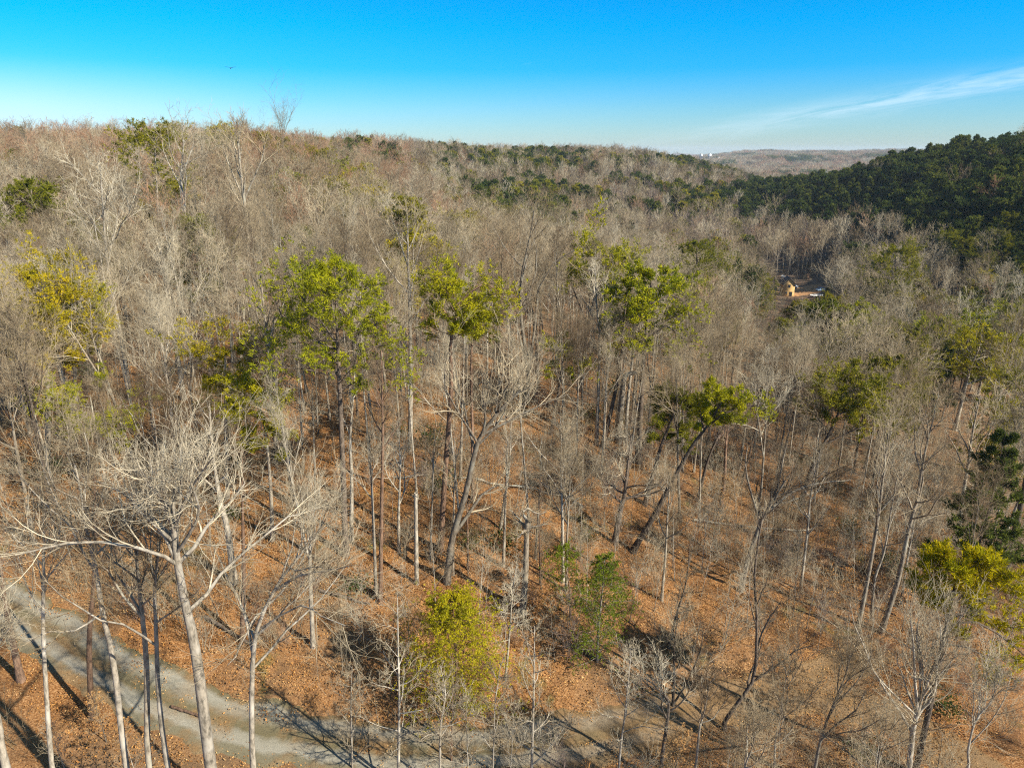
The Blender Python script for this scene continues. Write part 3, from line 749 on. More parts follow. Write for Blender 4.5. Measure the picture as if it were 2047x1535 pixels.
# --- tall bare trees against the sky
hero_bare('tallest bare tree on the skyline, wide fan of twigs against the sky', [(497, 560), (495, 470), (487, 390), (480, 330), (477, 290), (478, 262)], 9, Y=105, col='grey', cb=0.3, limbs=12, ll=0.25, up=0.16, rmin=0.011, extra=[([(488, 400), (515, 340), (526, 310), (530, 285)], 0, 4), ([(488, 400), (462, 340), (450, 310), (442, 280)], 0, 4)])
hero_bare('bare tree on the skyline just left of the tallest one', [(372, 520), (370, 430), (362, 360), (365, 315), (368, 280)], 8, Y=110, cb=0.35, limbs=12, ll=0.28, rmin=0.011)
hero_bare('small round bare crown alone on the skyline right of the tallest tree', [(566, 290), (566, 270), (566, 248)], 3, Y=250, col='grey', cb=0.3, limbs=10, ll=0.5, detail=1)

# --- pines
hero_pine('tall yellow-green pine with an open rounded crown, left of centre', [(691, 1112), (686, 950), (680, 800), (676, 700), (672, 610), (670, 545)], 12, needles=M_pine, cb=0.42, limbs=34, ll=0.20, density=0.75, col=M_dark,
          extra=[([(676, 690), (640, 640), (600, 590), (565, 560)], 1, 5), ([(678, 700), (625, 680), (575, 650), (550, 600)], -1, 5), ([(680, 740), (730, 700), (770, 690), (800, 700)], -1, 5), ([(682, 780), (735, 750), (780, 740), (805, 760)], 1, 4)])
hero_pine('thin pine with flat layered sprays behind the forked grey hardwood', [(880, 1100), (893, 900), (902, 780), (901, 690), (912, 630), (925, 590)], 11, needles=M_pine, cb=0.62, limbs=24, ll=0.13, density=0.65, col=M_brown, shape='flat',
          extra=[([(903, 640), (870, 600), (850, 580)], 0, 4), ([(912, 610), (960, 570), (985, 575), (1010, 605)], 0, 5)])
hero_pine('second thin pine of the layered pair, just right of the first', [(945, 1000), (944, 860), (942, 740), (945, 660), (950, 610)], 7, needles=M_pine2, cb=0.62, limbs=16, ll=0.11, density=0.6, col=M_brown)
hero_pine('curved dark-stemmed pine, left stem of the bright green group', [(1203, 896), (1227, 798), (1241, 720), (1248, 640), (1256, 560)], 9, needles=M_pine, cb=0.55, limbs=20, ll=0.15, density=0.75)
hero_pine('fullest bright green pine of the group right of centre', [(1275, 930), (1283, 780), (1290, 680), (1298, 610), (1303, 550)], 12, needles=M_pine, cb=0.45, limbs=30, ll=0.19, density=0.8,
          extra=[([(1290, 680), (1330, 650), (1360, 670), (1385, 710)], -1, 5), ([(1296, 610), (1340, 590), (1370, 600), (1380, 640)], 1, 5)])
hero_pine('pine with flat yellowish layers at the left of the bright green group', [(1158, 780), (1168, 690), (1185, 610), (1205, 550), (1222, 505)], 8, needles=M_pine, cb=0.52, limbs=28, ll=0.24, density=0.95, shape='flat', col=M_dark,
          extra=[([(1175, 650), (1150, 590), (1140, 560)], 0, 4)])
hero_pine('low sparse pine spray before the bright green group', [(1100, 870), (1115, 790), (1122, 740), (1130, 705)], 6, needles=M_pine, cb=0.55, limbs=14, ll=0.28, density=0.5, shape='flat', col=M_dark)
hero_pine('leaning flat-topped pine with a long bare dark trunk', [(1262, 1105), (1305, 1035), (1345, 960), (1385, 890), (1415, 850), (1445, 800)], 12, needles=M_pine, cb=0.76, limbs=20, ll=0.13, density=0.9, shape='flat', col=M_dark,
          extra=[([(1415, 850), (1460, 820), (1500, 810), (1522, 815)], 0, 5), ([(1405, 855), (1400, 820), (1405, 800)], 1, 5)])
hero_pine('dark low pine left of the leaning flat-topped pine', [(1288, 1010), (1308, 940), (1322, 890), (1345, 830), (1350, 795)], 9, needles=M_pine2, cb=0.5, limbs=26, ll=0.22, density=0.9, col=M_dark)
hero_pine('domed dark green pine on a curved double trunk, right of centre', [(1598, 1010), (1625, 930), (1645, 890), (1665, 850), (1685, 800), (1690, 775)], 9, needles=M_pine2, cb=0.62, limbs=30, ll=0.25, density=0.9, col=M_dark, shape='flat',
          extra=[([(1645, 890), (1690, 868), (1730, 850), (1758, 840)], 0, 6), ([(1655, 880), (1640, 840), (1615, 820)], 0, 4), ([(1675, 830), (1720, 810), (1755, 820)], 1, 4)])
hero_pine('tall yellow-green pine near the right edge leaning right', [(1908, 860), (1925, 790), (1940, 735), (1955, 700), (1962, 670)], 8, needles=M_pine, cb=0.40, limbs=30, ll=0.32, density=0.8, col=M_grey,
          extra=[([(1930, 770), (1980, 750), (2010, 780), (2040, 820)], 0, 5), ([(1945, 720), (1990, 710), (2020, 720)], 0, 4)])
hero_pine('golden yellow pine spreading out of the lower right corner', [(1842, 1490), (1878, 1320), (1891, 1255), (1903, 1200), (1913, 1150), (1920, 1115)], 12, Y=37, needles=M_gold, cb=0.50, limbs=26, ll=0.17, density=0.8, col=M_dark,
          extra=[([(1885, 1260), (1940, 1240), (2000, 1270), (2060, 1320)], -1, 6), ([(1890, 1240), (1950, 1220), (2010, 1250), (2070, 1260)], 1, 6), ([(1880, 1290), (1920, 1290), (1965, 1310), (2030, 1360)], -2, 5), ([(1905, 1170), (1870, 1140), (1855, 1130)], 0, 4)])
hero_pine('big yellow-green pine cut by the left edge', [(95, 960), (96, 850), (95, 760), (90, 680), (80, 620), (70, 575)], 11, needles=M_pine, cb=0.45, limbs=38, ll=0.27, density=0.8, col=M_grey, shape='flat')
hero_pine('yellow-green pine close beside the one cut by the left edge', [(150, 900), (150, 800), (150, 720), (150, 640), (152, 572)], 9, needles=M_pine, cb=0.5, limbs=32, ll=0.19, density=0.8, col=M_grey)
hero_pine('low yellow pine sprays below the left-edge pines', [(215, 1000), (200, 900), (190, 850), (180, 790)], 8, needles=M_pine, cb=0.3, limbs=18, ll=0.38, density=0.6, col=M_grey, shape='flat')
hero_pine('flat two-tiered pine among the pale twigs, left of centre', [(455, 1000), (452, 880), (450, 780), (450, 705)], 8, needles=M_pine, cb=0.5, limbs=20, ll=0.24, density=0.65, col=M_grey, shape='flat')
hero_pine('lower companion of the flat two-tiered pine', [(545, 1080), (540, 960), (530, 860), (512, 780)], 8, needles=M_pine, cb=0.45, limbs=20, ll=0.2, density=0.6, col=M_grey, shape='flat')
hero_pine('dark pine with a rounded top at the upper left edge', [(75, 620), (70, 520), (65, 440), (62, 372)], 7, needles=M_pine2, cb=0.45, limbs=34, ll=0.26, col=M_grey)
hero_pine('ragged pine poking above the skyline left of the tallest bare tree', [(318, 480), (314, 380), (310, 310), (308, 262)], 6, Y=125, needles=M_pine2, cb=0.5, limbs=30, ll=0.2, density=0.8, col=M_grey)
hero_pine('half-hidden slim pine above the alone standing pale hardwood', [(836, 700), (828, 560), (824, 470), (820, 405)], 6, needles=M_pine2, cb=0.55, limbs=24, ll=0.14, density=0.7, col=M_grey)
hero_pine('small yellow pine spray among bare crowns, upper middle', [(672, 520), (668, 440), (662, 390), (660, 358)], 4, needles=M_gold, cb=0.5, limbs=18, ll=0.2, density=0.8, detail=1, col=M_grey)
hero_pine('dark rounded pine uphill of the bright green group', [(1398, 680), (1396, 600), (1394, 540), (1392, 492)], 8, needles=M_pine2, cb=0.35, limbs=40, ll=0.34, detail=2)
hero_pine('dark round pine left of the wooden cabin', [(1475, 690), (1475, 630), (1474, 585), (1472, 555)], 8, needles=M_pine3, cb=0.4, limbs=36, ll=0.36, detail=1, size=0.44)
hero_pine('layered pine standing right below the wooden cabin', [(1568, 730), (1566, 690), (1562, 660), (1560, 640)], 6, needles=M_pine2, cb=0.3, limbs=36, ll=0.32, detail=1, size=0.44, shape='cone')
hero_pine('round dark pine above the pale valley crowns at right', [(1790, 680), (1792, 600), (1790, 550), (1790, 505)], 6, needles=M_pine2, cb=0.35, limbs=36, ll=0.36, detail=1, size=0.44)

for k, (pts, w, nd, lab) in enumerate([([(1650, 770), (1650, 700), (1652, 640), (1650, 610)], 5, M_pine2, 'leftmost of the four green pines just below the cabin clearing'),
                                  ([(1702, 780), (1703, 710), (1706, 660), (1705, 625)], 5, M_pine3, 'darkest of the four green pines just below the cabin clearing'),
                                  ([(1745, 800), (1742, 740), (1740, 690), (1738, 655)], 5, M_pine2, 'lowest of the four green pines just below the cabin clearing'),
                                  ([(1600, 700), (1602, 650), (1600, 625), (1601, 610)], 4, M_pine2, 'smallest of the four green pines just below the cabin clearing'),
                                  ([(1852, 660), (1852, 620), (1850, 590), (1848, 560)], 5, M_pine2, 'green cone-shaped pine right of the round valley pine'),
                                  ([(1985, 700), (1986, 640), (1985, 600), (1984, 575)], 4, M_pine3, 'small dark pine at the foot of the pine hill, near the right edge')]):
    hero_pine(lab, pts, w, needles=nd, cb=0.35, limbs=34, ll=0.26, detail=1, size=0.42, density=0.95, shape='cone' if k in (1, 4) else 'tall')

# --- cedar and hemlock by the road
def fuzzy(label, kind, pts, w, needles, cb, limbs, ll, size, density, Y=None, extra=(), droop=True, up=-0.02, seed=3, n2=9, col=None):
    r = np.random.default_rng(seed)
    W3 = path3(pts, Y); base = W3[0].copy(); base[2] -= 0.1
    P = resample(W3, 14); dp = depth_of(W3[1]); r0 = w / 2 / F * dp
    t = np.linspace(0, 1, 14)
    R = r0 * (1.05 - t * 0.95)
    tg, cg = Geo(), Geo()
    TP = (P - base)[None]; TR = R[None]
    tg.tube(TP, TR, 7)
    prof = lambda t: np.interp((t - cb) / (1 - cb), [0, 0.2, 0.55, 1.0], [0.7, 1.0, 0.8, 0.16])
    L1, R1 = grow(TP, TR, limbs, cb, 0.99, 1.25, ll, 6, up=0.07, jit=0.12, rs=0.25, rmin=0.012, prof=prof, r=r)
    if len(extra):
        L1 = [L1]; R1 = [R1]
        for e in extra:
            y0 = W3[:, 1].mean(); k = len(e[0])
            E = np.array([at(p[0], p[1], y0 + e[1] * i / max(k - 1, 1)) for i, p in enumerate(e[0])]) - base
            L1.append(resample(E, 6)[None]); R1.append(np.linspace(0.04, 0.012, 6)[None])
        L1 = np.concatenate(L1); R1 = np.concatenate(R1)
    tg.tube(L1, R1, 3)
    L2, R2 = grow(L1, R1, n2, 0.15, 1.0, 0.8, 0.36, 4, up=up, jit=0.14, rs=0.5, rmin=0.006, r=r)
    tg.tube(L2, R2, 3)
    L3, R3 = grow(L2, R2, 5, 0.1, 1.0, 0.7, 0.5, 3, up=up * 2, jit=0.14, rs=0.5, rmin=0.004, r=r)
    Pp = np.concatenate([L3[:, -1], L3[:, 1], L2[:, -1], L2[:, 1]]); Dd = np.concatenate([unit(L3[:, -1] - L3[:, -2]), unit(L3[:, 1] - L3[:, 0]), unit(L2[:, -1] - L2[:, -2]), unit(L2[:, 1] - L2[:, 0])])
    keep = r.random(len(Pp)) < density
    cg.tri(tufts(Pp[keep], Dd[keep], size, 8, r, 0.16, 0.0))
    return thing_tree(kind, tg, cg, col or M_brown, needles, tuple(base), label, 'tree', local=True)
fuzzy('bushy yellow-green cedar standing just above the road', 'cedar_tree', [(908, 1440), (910, 1380), (912, 1320), (908, 1250), (903, 1195)], 8, M_cedar, 0.10, 90, 0.38, 0.15, 0.55)
fuzzy('feathery green hemlock with a pale trunk right of the cedar', 'hemlock_tree', [(1193, 1325), (1197, 1250), (1204, 1180), (1209, 1110)], 7, M_hem, 0.05, 62, 0.27, 0.15, 0.36, seed=8, col=M_pale,
      extra=[([(1195, 1310), (1225, 1325), (1260, 1345), (1290, 1370)], -2, 3)])
fuzzy('small sparse hemlock uphill left of the pale-trunked hemlock', 'hemlock_tree', [(1140, 1235), (1138, 1170), (1130, 1130), (1125, 1095)], 4, M_hem, 0.1, 26, 0.34, 0.17, 0.25, seed=12)

# ------------------------------------------------------------------ kinds of tree that the wood repeats
def proto_bare(detail, h, r0, cb, limbs, ll, ang, bm, cm, rmin, twin=False, up=0.13, low=0, lean=0.03):
    TP, TR = trunk_path(h, r0, lean=lean)
    extra = []
    if twin:
        k = 5
        a = TP[0, k]; top = TP[0, -1]
        side = np.array([rng.normal(), rng.normal(), 0]); side /= np.linalg.norm(side)
        extra.append((np.array([a, a + (top - a) * 0.3 + side * 0.9, a + (top - a) * 0.62 + side * 1.8, a + (top - a) * 0.93 + side * 2.3]), r0 * 0.62))
    tg, cg = bare_geo(TP, TR, detail, cb, limbs, ang, ll, up, extra, rng, rmin, low=low, dens=(8, 7, 5) if detail == 2 else None)
    return tg, cg, bm, cm
NEAR = []   # (trunk mesh, crown mesh, adjective)
for adj, args in [
    ('slender pale', (2, 22, 0.14, 0.52, 10, 0.23, 0.5, M_pale, M_twpale, 0.006)),
    ('slender grey', (2, 21, 0.13, 0.50, 10, 0.25, 0.55, M_grey, M_twgrey, 0.006)),
    ('broad-crowned pale', (2, 20, 0.20, 0.48, 11, 0.30, 0.65, M_pale, M_twpale, 0.006)),
    ('broad-crowned grey', (2, 19, 0.19, 0.48, 11, 0.31, 0.65, M_grey, M_twgrey, 0.006)),
    ('twin-stemmed grey', (2, 21, 0.18, 0.55, 8, 0.24, 0.5, M_grey, M_twpale, 0.006, True)),
    ('dark-stemmed narrow', (2, 22, 0.15, 0.54, 10, 0.22, 0.5, M_dark, M_twgrey, 0.006)),
]:
    tg, cg, bm, cm = proto_bare(*args)
    NEAR.append((tg.mesh('trunk', [bm], True), cg.mesh('crown', [cm]), adj))
def joined(tg, cg, name, bm, cm):
    nv = tg.n
    g = Geo(); g.v = tg.v + cg.v; g.q = tg.q + [a + nv for a in cg.q]; g.t = tg.t + [a + nv for a in cg.t]
    g.mq = [np.zeros(len(a), int) for a in tg.q] + [np.ones(len(a), int) for a in cg.q]
    g.mt = [np.ones(len(a), int) for a in cg.t]
    return g.mesh(name, [bm, cm])
MIDP, FARP = [], []
for k, (h, cb, ll, ang, bm, cm) in enumerate([(21, 0.45, 0.30, 0.6, M_pale, M_twpale), (20, 0.42, 0.36, 0.7, M_grey, M_twgrey), (19, 0.38, 0.36, 0.65, M_pale, M_twgrey), (21, 0.5, 0.27, 0.5, M_dark, M_twgrey), (19, 0.4, 0.34, 0.6, M_grey, M_twred), (18, 0.42, 0.34, 0.65, M_pale, M_twpale)]):
    tg, cg, bm, cm = proto_bare(1, h, 0.17, cb, 10, ll, ang, bm, cm, 0.012)
    MIDP.append((tg, cg, bm, cm))
for k, (h, cm) in enumerate([(19, M_twpale), (18, M_twgrey), (19, M_twgrey), (18, M_twred), (17, M_twred), (18, M_twplum)]):
    tg, cg, bm, cm = proto_bare(0, h, 0.16, 0.36, 11, 0.36, 0.62, M_grey, cm, 0.024)
    FARP.append((tg, cg, bm, cm))
MID_T = [(a.mesh('trunk', [c], True), b.mesh('crown', [d])) for a, b, c, d in MIDP]
MIDM = [joined(*x[:2], 'bare_tree', *x[2:]) for x in MIDP]
FARM = [joined(*x[:2], 'bare_tree', *x[2:]) for x in FARP]
PN = []    # pines
for adj, h, cb, ll, shape, nd, dens in [('open-crowned yellow-green', 21, 0.45, 0.26, 'tall', M_pine, 0.9), ('full green', 20, 0.35, 0.25, 'tall', M_pine2, 1.0), ('flat-topped green', 19, 0.5, 0.27, 'flat', M_pine2, 0.9), ('narrow deep green', 20, 0.25, 0.19, 'cone', M_pine3, 1.0)]:
    TP, TR = trunk_path(h, 0.17, 0.02)
    tg, cg = pine_geo(TP, TR, 1, cb, 36, ll, rng, 0.38, dens, shape)
    PN.append((tg.mesh('trunk', [M_dark], True), cg.mesh('crown', [nd]), adj))
PF = []
for h, cb, ll, shape, nd in [(18, 0.34, 0.26, 'tall', M_pine2), (19, 0.3, 0.24, 'tall', M_pine3), (17, 0.42, 0.27, 'flat', M_pine3), (19, 0.22, 0.2, 'cone', M_pine3)]:
    TP, TR = trunk_path(h, 0.17, 0.02)
    tg, cg = pine_geo(TP, TR, 0, cb, 40, ll, rng, 1.15, 1.0, shape)
    PF.append(joined(tg, cg, 'pine_tree', M_dark, nd))
# saplings and brush
SAP = []
for k, (h, low, leaf) in enumerate([(8, 0, None), (6.5, 0, None), (9, 0, None), (5.5, 0, M_beech), (7, 0, M_beech)]):
    TP, TR = trunk_path(h, 0.045, 0.05)
    tg, cg = Geo(), Geo(); tg.tube(TP, TR, 5)
    L1, R1 = grow(TP, TR, 20, 0.25, 0.98, 0.85, 0.30, 4, up=0.09, jit=0.13, rs=0.4, rmin=0.008, prof=lambda t: 1.2 - t, r=rng); tg.tube(L1, R1, 3)
    L2, R2 = grow(L1, R1, 6, 0.2, 1.0, 0.65, 0.45, 3, up=0.05, jit=0.15, rs=0.5, rmin=0.006, r=rng)
    cg.tube(L2, R2, 3)
    L3, R3 = grow(L2, R2, 4, 0.2, 1.0, 0.65, 0.5, 2, up=0.04, jit=0.1, rs=0.5, rmin=0.005, r=rng); cg.tube(L3, R3, 3)
    mm = [M_grey if k % 2 else M_pale, M_twgrey if k % 2 else M_twpale]
    ms = [cg.mesh('crown', [mm[1]])]
    if leaf:
        g2 = Geo(); p = np.concatenate([L3[:, -1], L2[:, -1]]); p = p[rng.random(len(p)) < 0.6]
        g2.tri(tufts(p, p * 0, 0.11, 2, rng, 0.45, -0.3)); ms.append(g2.mesh('leaves', [leaf]))
    SAP.append((tg.mesh('trunk', [mm[0]]), ms, leaf is not None))
def brush_mesh(h, n, m, r0=0.018, name='undergrowth', spread=0.35):
    g = Geo()
    a = rng.random(n) * 6.28; ln = spread * (0.3 + rng.random(n))
    st = np.stack([rng.normal(0, h * 0.12, n), rng.normal(0, h * 0.12, n), np.zeros(n)], 1)
    d = unit(np.stack([np.cos(a) * ln, np.sin(a) * ln, np.ones(n)], 1))
    P = st[:, None, :] + d[:, None, :] * np.linspace(0, h, 5)[None, :, None] * (0.6 + 0.5 * rng.random((n, 1, 1))) + np.cumsum(rng.normal(0, h * 0.02, (n, 5, 3)), 1)
    R = np.linspace(r0, r0 * 0.4, 5)[None, :].repeat(n, 0)
    g.tube(P, R, 3)
    L2, R2 = grow(P, R, 7, 0.25, 1.0, 0.6, 0.40, 3, up=0.05, jit=0.16, rs=0.5, rmin=r0 * 0.42, r=rng); g.tube(L2, R2, 3)
    L3, R3 = grow(L2, R2, 4, 0.2, 1.0, 0.6, 0.5, 2, up=0.03, jit=0.1, rs=0.5, rmin=r0 * 0.36, r=rng); g.tube(L3, R3, 3)
    return g.mesh(name, [m])
BR = [brush_mesh(3.2, 7, M_twpale), brush_mesh(2.2, 9, M_twgrey), brush_mesh(4.0, 5, M_twgrey), brush_mesh(1.5, 11, M_twred, 0.012), brush_mesh(2.6, 8, M_twplum)]
def ever_mesh(m):
    g = Geo(); n = 260
    p = rng.normal(0, 1, (n, 3)) * np.array([0.75, 0.75, 0.5]) + np.array([0, 0, 0.9]); p[:, 2] = np.abs(p[:, 2])
    g.tri(tufts(p, unit(p), 0.16, 4, rng, 0.35, 0.2)); return g.mesh('undergrowth', [m])
BR.append(ever_mesh(M_holly))
def litter_mesh(n=85, s=0.055):
    c = np.stack([rng.uniform(-1, 1, n), rng.uniform(-1, 1, n), rng.uniform(0.01, 0.10, n)], 1)
    u = unit(rng.normal(0, 1, (n, 3)) * np.array([1, 1, 0.55])); v = unit(np.cross(u, rng.normal(0, 1, (n, 3)))) 
    s = s * (0.6 + 0.8 * rng.random((n, 1)))
    a, b = c - u * s, c + u * s
    g = Geo(); mid = v * s * 0.6; lift = np.array([0, 0, 0.02])
    g.tri(np.stack([a, c + mid + lift, b], 1)); g.tri(np.stack([a, b, c - mid + lift], 1))
    return g.mesh('leaf_litter', [M_litter])
LT = [litter_mesh() for _ in range(5)]

# ------------------------------------------------------------------ where they stand
HX = np.array(HERO_XY)
def jgrid(x0, x1, y0, y1, s):
    gx, gy = np.meshgrid(np.arange(x0, x1, s), np.arange(y0, y1, s))
    return (gx + rng.uniform(-0.48, 0.48, gx.shape) * s).ravel(), (gy + rng.uniform(-0.48, 0.48, gy.shape) * s).ravel()
def inview(x, y, lim=40.0, back=0): return (np.abs(np.degrees(np.arctan2(x, y))) < lim)
def clear_of(x, y, dh, dr):
    ok = road_dist(x, y) > dr
    m = np.hypot(x, y) < 160
    k = np.where(m)[0]
    d = np.hypot(x[k][:, None] - HX[None, :, 0], y[k][:, None] - HX[None, :, 1]).min(1)
    ok[k] &= d > dh
    return ok
CAB = gray(1572, 590)                                       # the cabin clearing
pts = []
for (y0, y1, s) in ((44, 150, 5.2), (150, 330, 5.8), (330, 1150, 6.8)):
    hw = y1 * 0.84
    x, y = jgrid(-hw, hw, y0, y1, s)
    m = inview(x, y, 39.5); pts.append(np.stack([x[m], y[m]], 1))
Pt = np.concatenate(pts)
x, y = Pt[:, 0], Pt[:, 1]
z = zt(x, y)
D = np.hypot(x, y); az = np.degrees(np.arctan2(x, y))
keep = clear_of(x, y, 2.0, 4.5)
keep &= ~((np.abs(x - CAB[0] - 4) < 18) & (np.abs(y - CAB[1] - 2) < 15))
cu, cv_ = (x - CAB[0]) * SUN_DIR.x + (y - CAB[1]) * SUN_DIR.y, -(x - CAB[0]) * SUN_DIR.y + (y - CAB[1]) * SUN_DIR.x
keep &= ~((cu > -10) & (cu < 30) & (np.abs(cv_) < 7))
# the open leafy slope: thinner wood nearer than ~75 m
dens = np.interp(D, [40, 60, 80, 110], [0.16, 0.60, 0.95, 1.0]) * np.where(az > 14, np.interp(D, [40, 70, 90], [0.6, 0.9, 1.3]), 1.0) * np.where(az < -14, np.interp(D, [40, 60], [1.6, 1.2]), 1.0)
keep &= rng.random(len(x)) < np.maximum(dens, np.where(D > 110, 1, 0))
x, y, z, D, az = [a[keep] for a in (x, y, z, D, az)]
# share of pines
cl = fbm(x / 45, y / 45, 77, 3); cl2 = fbm(x / 14, y / 14, 78, 2)
pine = np.full(len(x), 0.03)
pine = np.where((az < 2) & (D > 90), 0.03 + 0.5 * (cl > 0.64), pine)
pine = np.where((az < -4) & (D > 330), 0.04 + 0.6 * (cl > 0.58), pine)
far_ridge = (az > -14) & (az < 19) & (D > 260) & (D < 1000)
pine = np.where(far_ridge, np.clip((cl - 0.42) * 6, 0.06, 0.85), pine)
pine = np.where((az > 15) & (az < 40) & (D > 85) & (D < 260), np.where(cl2 > 0.56, 0.55, 0.05), pine)
pine = np.where((az > 15) & (D > 62) & (D < 130), np.where(az > 29, np.where(cl2 > 0.48, 0.7, 0.15), np.where((cl2 > 0.6) & (D > 85), 0.5, 0.02)), pine)
foot = np.interp(az, [17, 20, 25, 30, 37], [445, 425, 375, 295, 210])
hill = (az > 18) & (D > foot) & (D < foot + 420)
pine = np.where(hill, np.interp(D - foot, [0, 20, 45], [0.35, 0.92, 0.985]), pine)
is_pine = (rng.random(len(x)) < pine) & ~((D < 92) & (az < 27))
px = to_px(np.stack([x, y, z + 10], 1))
# keep the gap through which the cabin clearing is seen
pt_, pb_ = to_px(np.stack([x, y, z + 24], 1)), to_px(np.stack([x, y, z], 1))
cd_ = math.hypot(CAB[0], CAB[1])
block = (D < cd_ + 8) & (np.abs(pt_[:, 0] - 1600) < 40 + 4.5 / pt_[:, 2] * F) & (pt_[:, 1] < 590) & (pb_[:, 1] > 545)
# nothing stands right in front of the trees that the place is known by
for (fx, fy, wd) in [(1262, 1105, 1), (1305, 1035, 1), (1345, 960, 1), (1385, 890, 1), (1415, 850, 1), (1460, 830, 1), (1500, 820, 1), (1340, 850, 1), (1645, 890, 1), (1620, 950, 1), (1680, 830, 2), (1730, 840, 2), (1640, 820, 1),
                 (670, 600, 2), (600, 600, 1), (740, 650, 1), (683, 800, 1), (688, 950, 1), (690, 1060, 1), (903, 1080, 1), (935, 990, 1), (950, 900, 1), (1000, 840, 1), (1300, 600, 2), (1350, 660, 1), (1290, 760, 1), (1210, 560, 1),
                 (920, 600, 1), (1950, 740, 1), (1990, 780, 1), (1925, 800, 1), (1920, 1170, 2), (1960, 1240, 2), (2010, 1290, 1), (1050, 1120, 1), (1060, 620, 1), (910, 1300, 2), (1205, 1220, 2)]:
    lim = {1262: 56, 1305: 56, 1345: 56, 1385: 56, 1415: 56, 1460: 56, 1500: 56, 1340: 62, 1645: 87, 1620: 87, 1680: 87, 1730: 87, 1640: 87, 670: 56, 600: 56, 740: 56, 683: 56, 688: 56, 690: 56, 903: 50, 935: 50, 950: 50, 1000: 50,
           1300: 76, 1350: 76, 1290: 76, 1210: 76, 920: 60, 1950: 140, 1990: 140, 1925: 140, 1920: 36, 1960: 36, 2010: 36, 1050: 48, 1060: 88, 910: 38, 1205: 44}[fx]
    top_, bot_ = to_px(np.stack([x, y, z + 21], 1)), to_px(np.stack([x, y, z + 8], 1))
    block |= (D < lim + 1) & (np.abs(top_[:, 0] - fx) < (2.2 + wd) / top_[:, 2] * F) & (top_[:, 1] < fy + 15) & (bot_[:, 1] > fy - 15)
x, y, z, D, az, is_pine, hill, px = [a[~block] for a in (x, y, z, D, az, is_pine, hill, px)]
seen = (px[:, 0] > -60) & (px[:, 0] < 2107) & (px[:, 1] > 150) & (px[:, 1] < 1620)

# landmarks for the labels
LM = [(385, 1250, 'the big pale forked hardwood'), (670, 640, 'the tall yellow-green pine'), (100, 660, 'the left-edge yellow-green pines'), (480, 800, 'the flat two-tiered pine'), (920, 600, 'the thin layered pines'),
      (1300, 620, 'the bright green pine group'), (1430, 830, 'the leaning flat-topped pine'), (1685, 830, 'the domed dark green pine'), (1960, 760, 'the tall right-edge pine'), (1930, 1200, 'the golden yellow pine'),
      (910, 1300, 'the yellow-green cedar'), (1205, 1220, 'the feathery hemlock'), (1050, 1120, 'the twisted snag'), (1060, 600, 'the twin-stemmed fan hardwood'), (820, 700, 'the lone pale hardwood'),
      (1565, 575, 'the wooden cabin'), (1640, 575, 'the pale parked car'), (478, 330, 'the tallest skyline tree'), (308, 300, 'the ragged skyline pine'), (65, 420, 'the dark upper-left pine'), (1500, 1380, 'the road bend'),
      (1765, 1150, 'the four close slim trunks'), (1395, 540, 'the dark rounded uphill pine'), (1790, 560, 'the round dark valley pine'), (1530, 1040, 'the broad pale fan-limbed hardwood'),
      (345, 640, 'the pale leaning slope tree'), (565, 270, 'the small round skyline crown'), (1480, 560, 'the dark cabin-side pine'), (1850, 450, 'the pine hill'), (2000, 330, 'the hill skyline'), (1980, 480, 'the dark hill foot'), (1300, 380, 'the far wooded ridge end'), (760, 330, 'the far ridge pines')]
def where_words(p):
    d = [(math.hypot(p[0] - a, (p[1] - b) * 1.2), a, b, n) for a, b, n in LM]
    dd, a, b, n = min(d)
    dx, dy = p[0] - a, p[1] - b
    near = 'close' if dd < 70 else ('short way' if dd < 150 else 'farther')
    if abs(dx) > abs(dy) * 1.3: rel = {'close': 'just ', 'short way': 'a little ', 'farther': 'well '}[near] + ('left of ' if dx < 0 else 'right of ')
    elif dy < 0: rel = {'close': 'close behind ', 'short way': 'a little behind ', 'farther': 'far behind '}[near]
    else: rel = {'close': 'close below ', 'short way': 'a little below ', 'farther': 'well below '}[near]
    return rel + n
order = np.argsort(D)
bare_i = [i for i in order if not is_pine[i] and seen[i]]
pine_i = [i for i in order if is_pine[i] and seen[i]]
NB = 236; NP = 262
used = set(); PLACED = []
def place(kind, parts, loc, rz, sc, label, group, cat='tree', tilt=(0, 0)):
    e = empty(kind, loc, rz, sc, tilt)
    tag(e, label, cat, group); PLACED.append((e, label, loc))
    for nm, me in parts: link(nm, me, e)
    return e
ADJM = ['pale mid-sized', 'broad grey', 'bushy pale', 'dark-stemmed', 'reddish-twigged', 'small pale']
for i in bare_i[:NB]:
    used.add(i)
    dd = D[i]
    if dd < 105: k = int(rng.integers(len(NEAR))); tr, crn, adj = NEAR[k]
    else: k = int(rng.integers(len(MID_T))); tr, crn = MID_T[k]; adj = ADJM[k]
    lab = '%s bare tree %s' % (adj, where_words(px[i]))
    place('bare_tree', [('trunk', tr), ('crown', crn)], (x[i], y[i], z[i] - 0.2), rng.random() * 6.28, rng.uniform(0.72, 1.08), lab, adj + ' bare trees of the slope wood', tilt=(rng.normal(0, 0.03), rng.normal(0.035 if az[i] > 8 else 0, 0.04)))
for i in pine_i[:NP]:
    used.add(i)
    on_hill = hill[i]
    k = int(rng.choice(4, p=[0.0, 0.22, 0.13, 0.65] if on_hill else ([0.3, 0.4, 0.22, 0.08] if D[i] < 250 else [0.1, 0.5, 0.15, 0.25])))
    tr, crn, adj = PN[k]
    lab = '%s pine %s' % (adj, where_words(px[i]))
    place('pine_tree', [('trunk', tr), ('crown', crn)], (x[i], y[i], z[i] - 0.2), rng.random() * 6.28, rng.uniform(0.62, 1.0), lab, adj + ' pines of the wood', tilt=(rng.normal(0, 0.02), rng.normal(0, 0.03)))

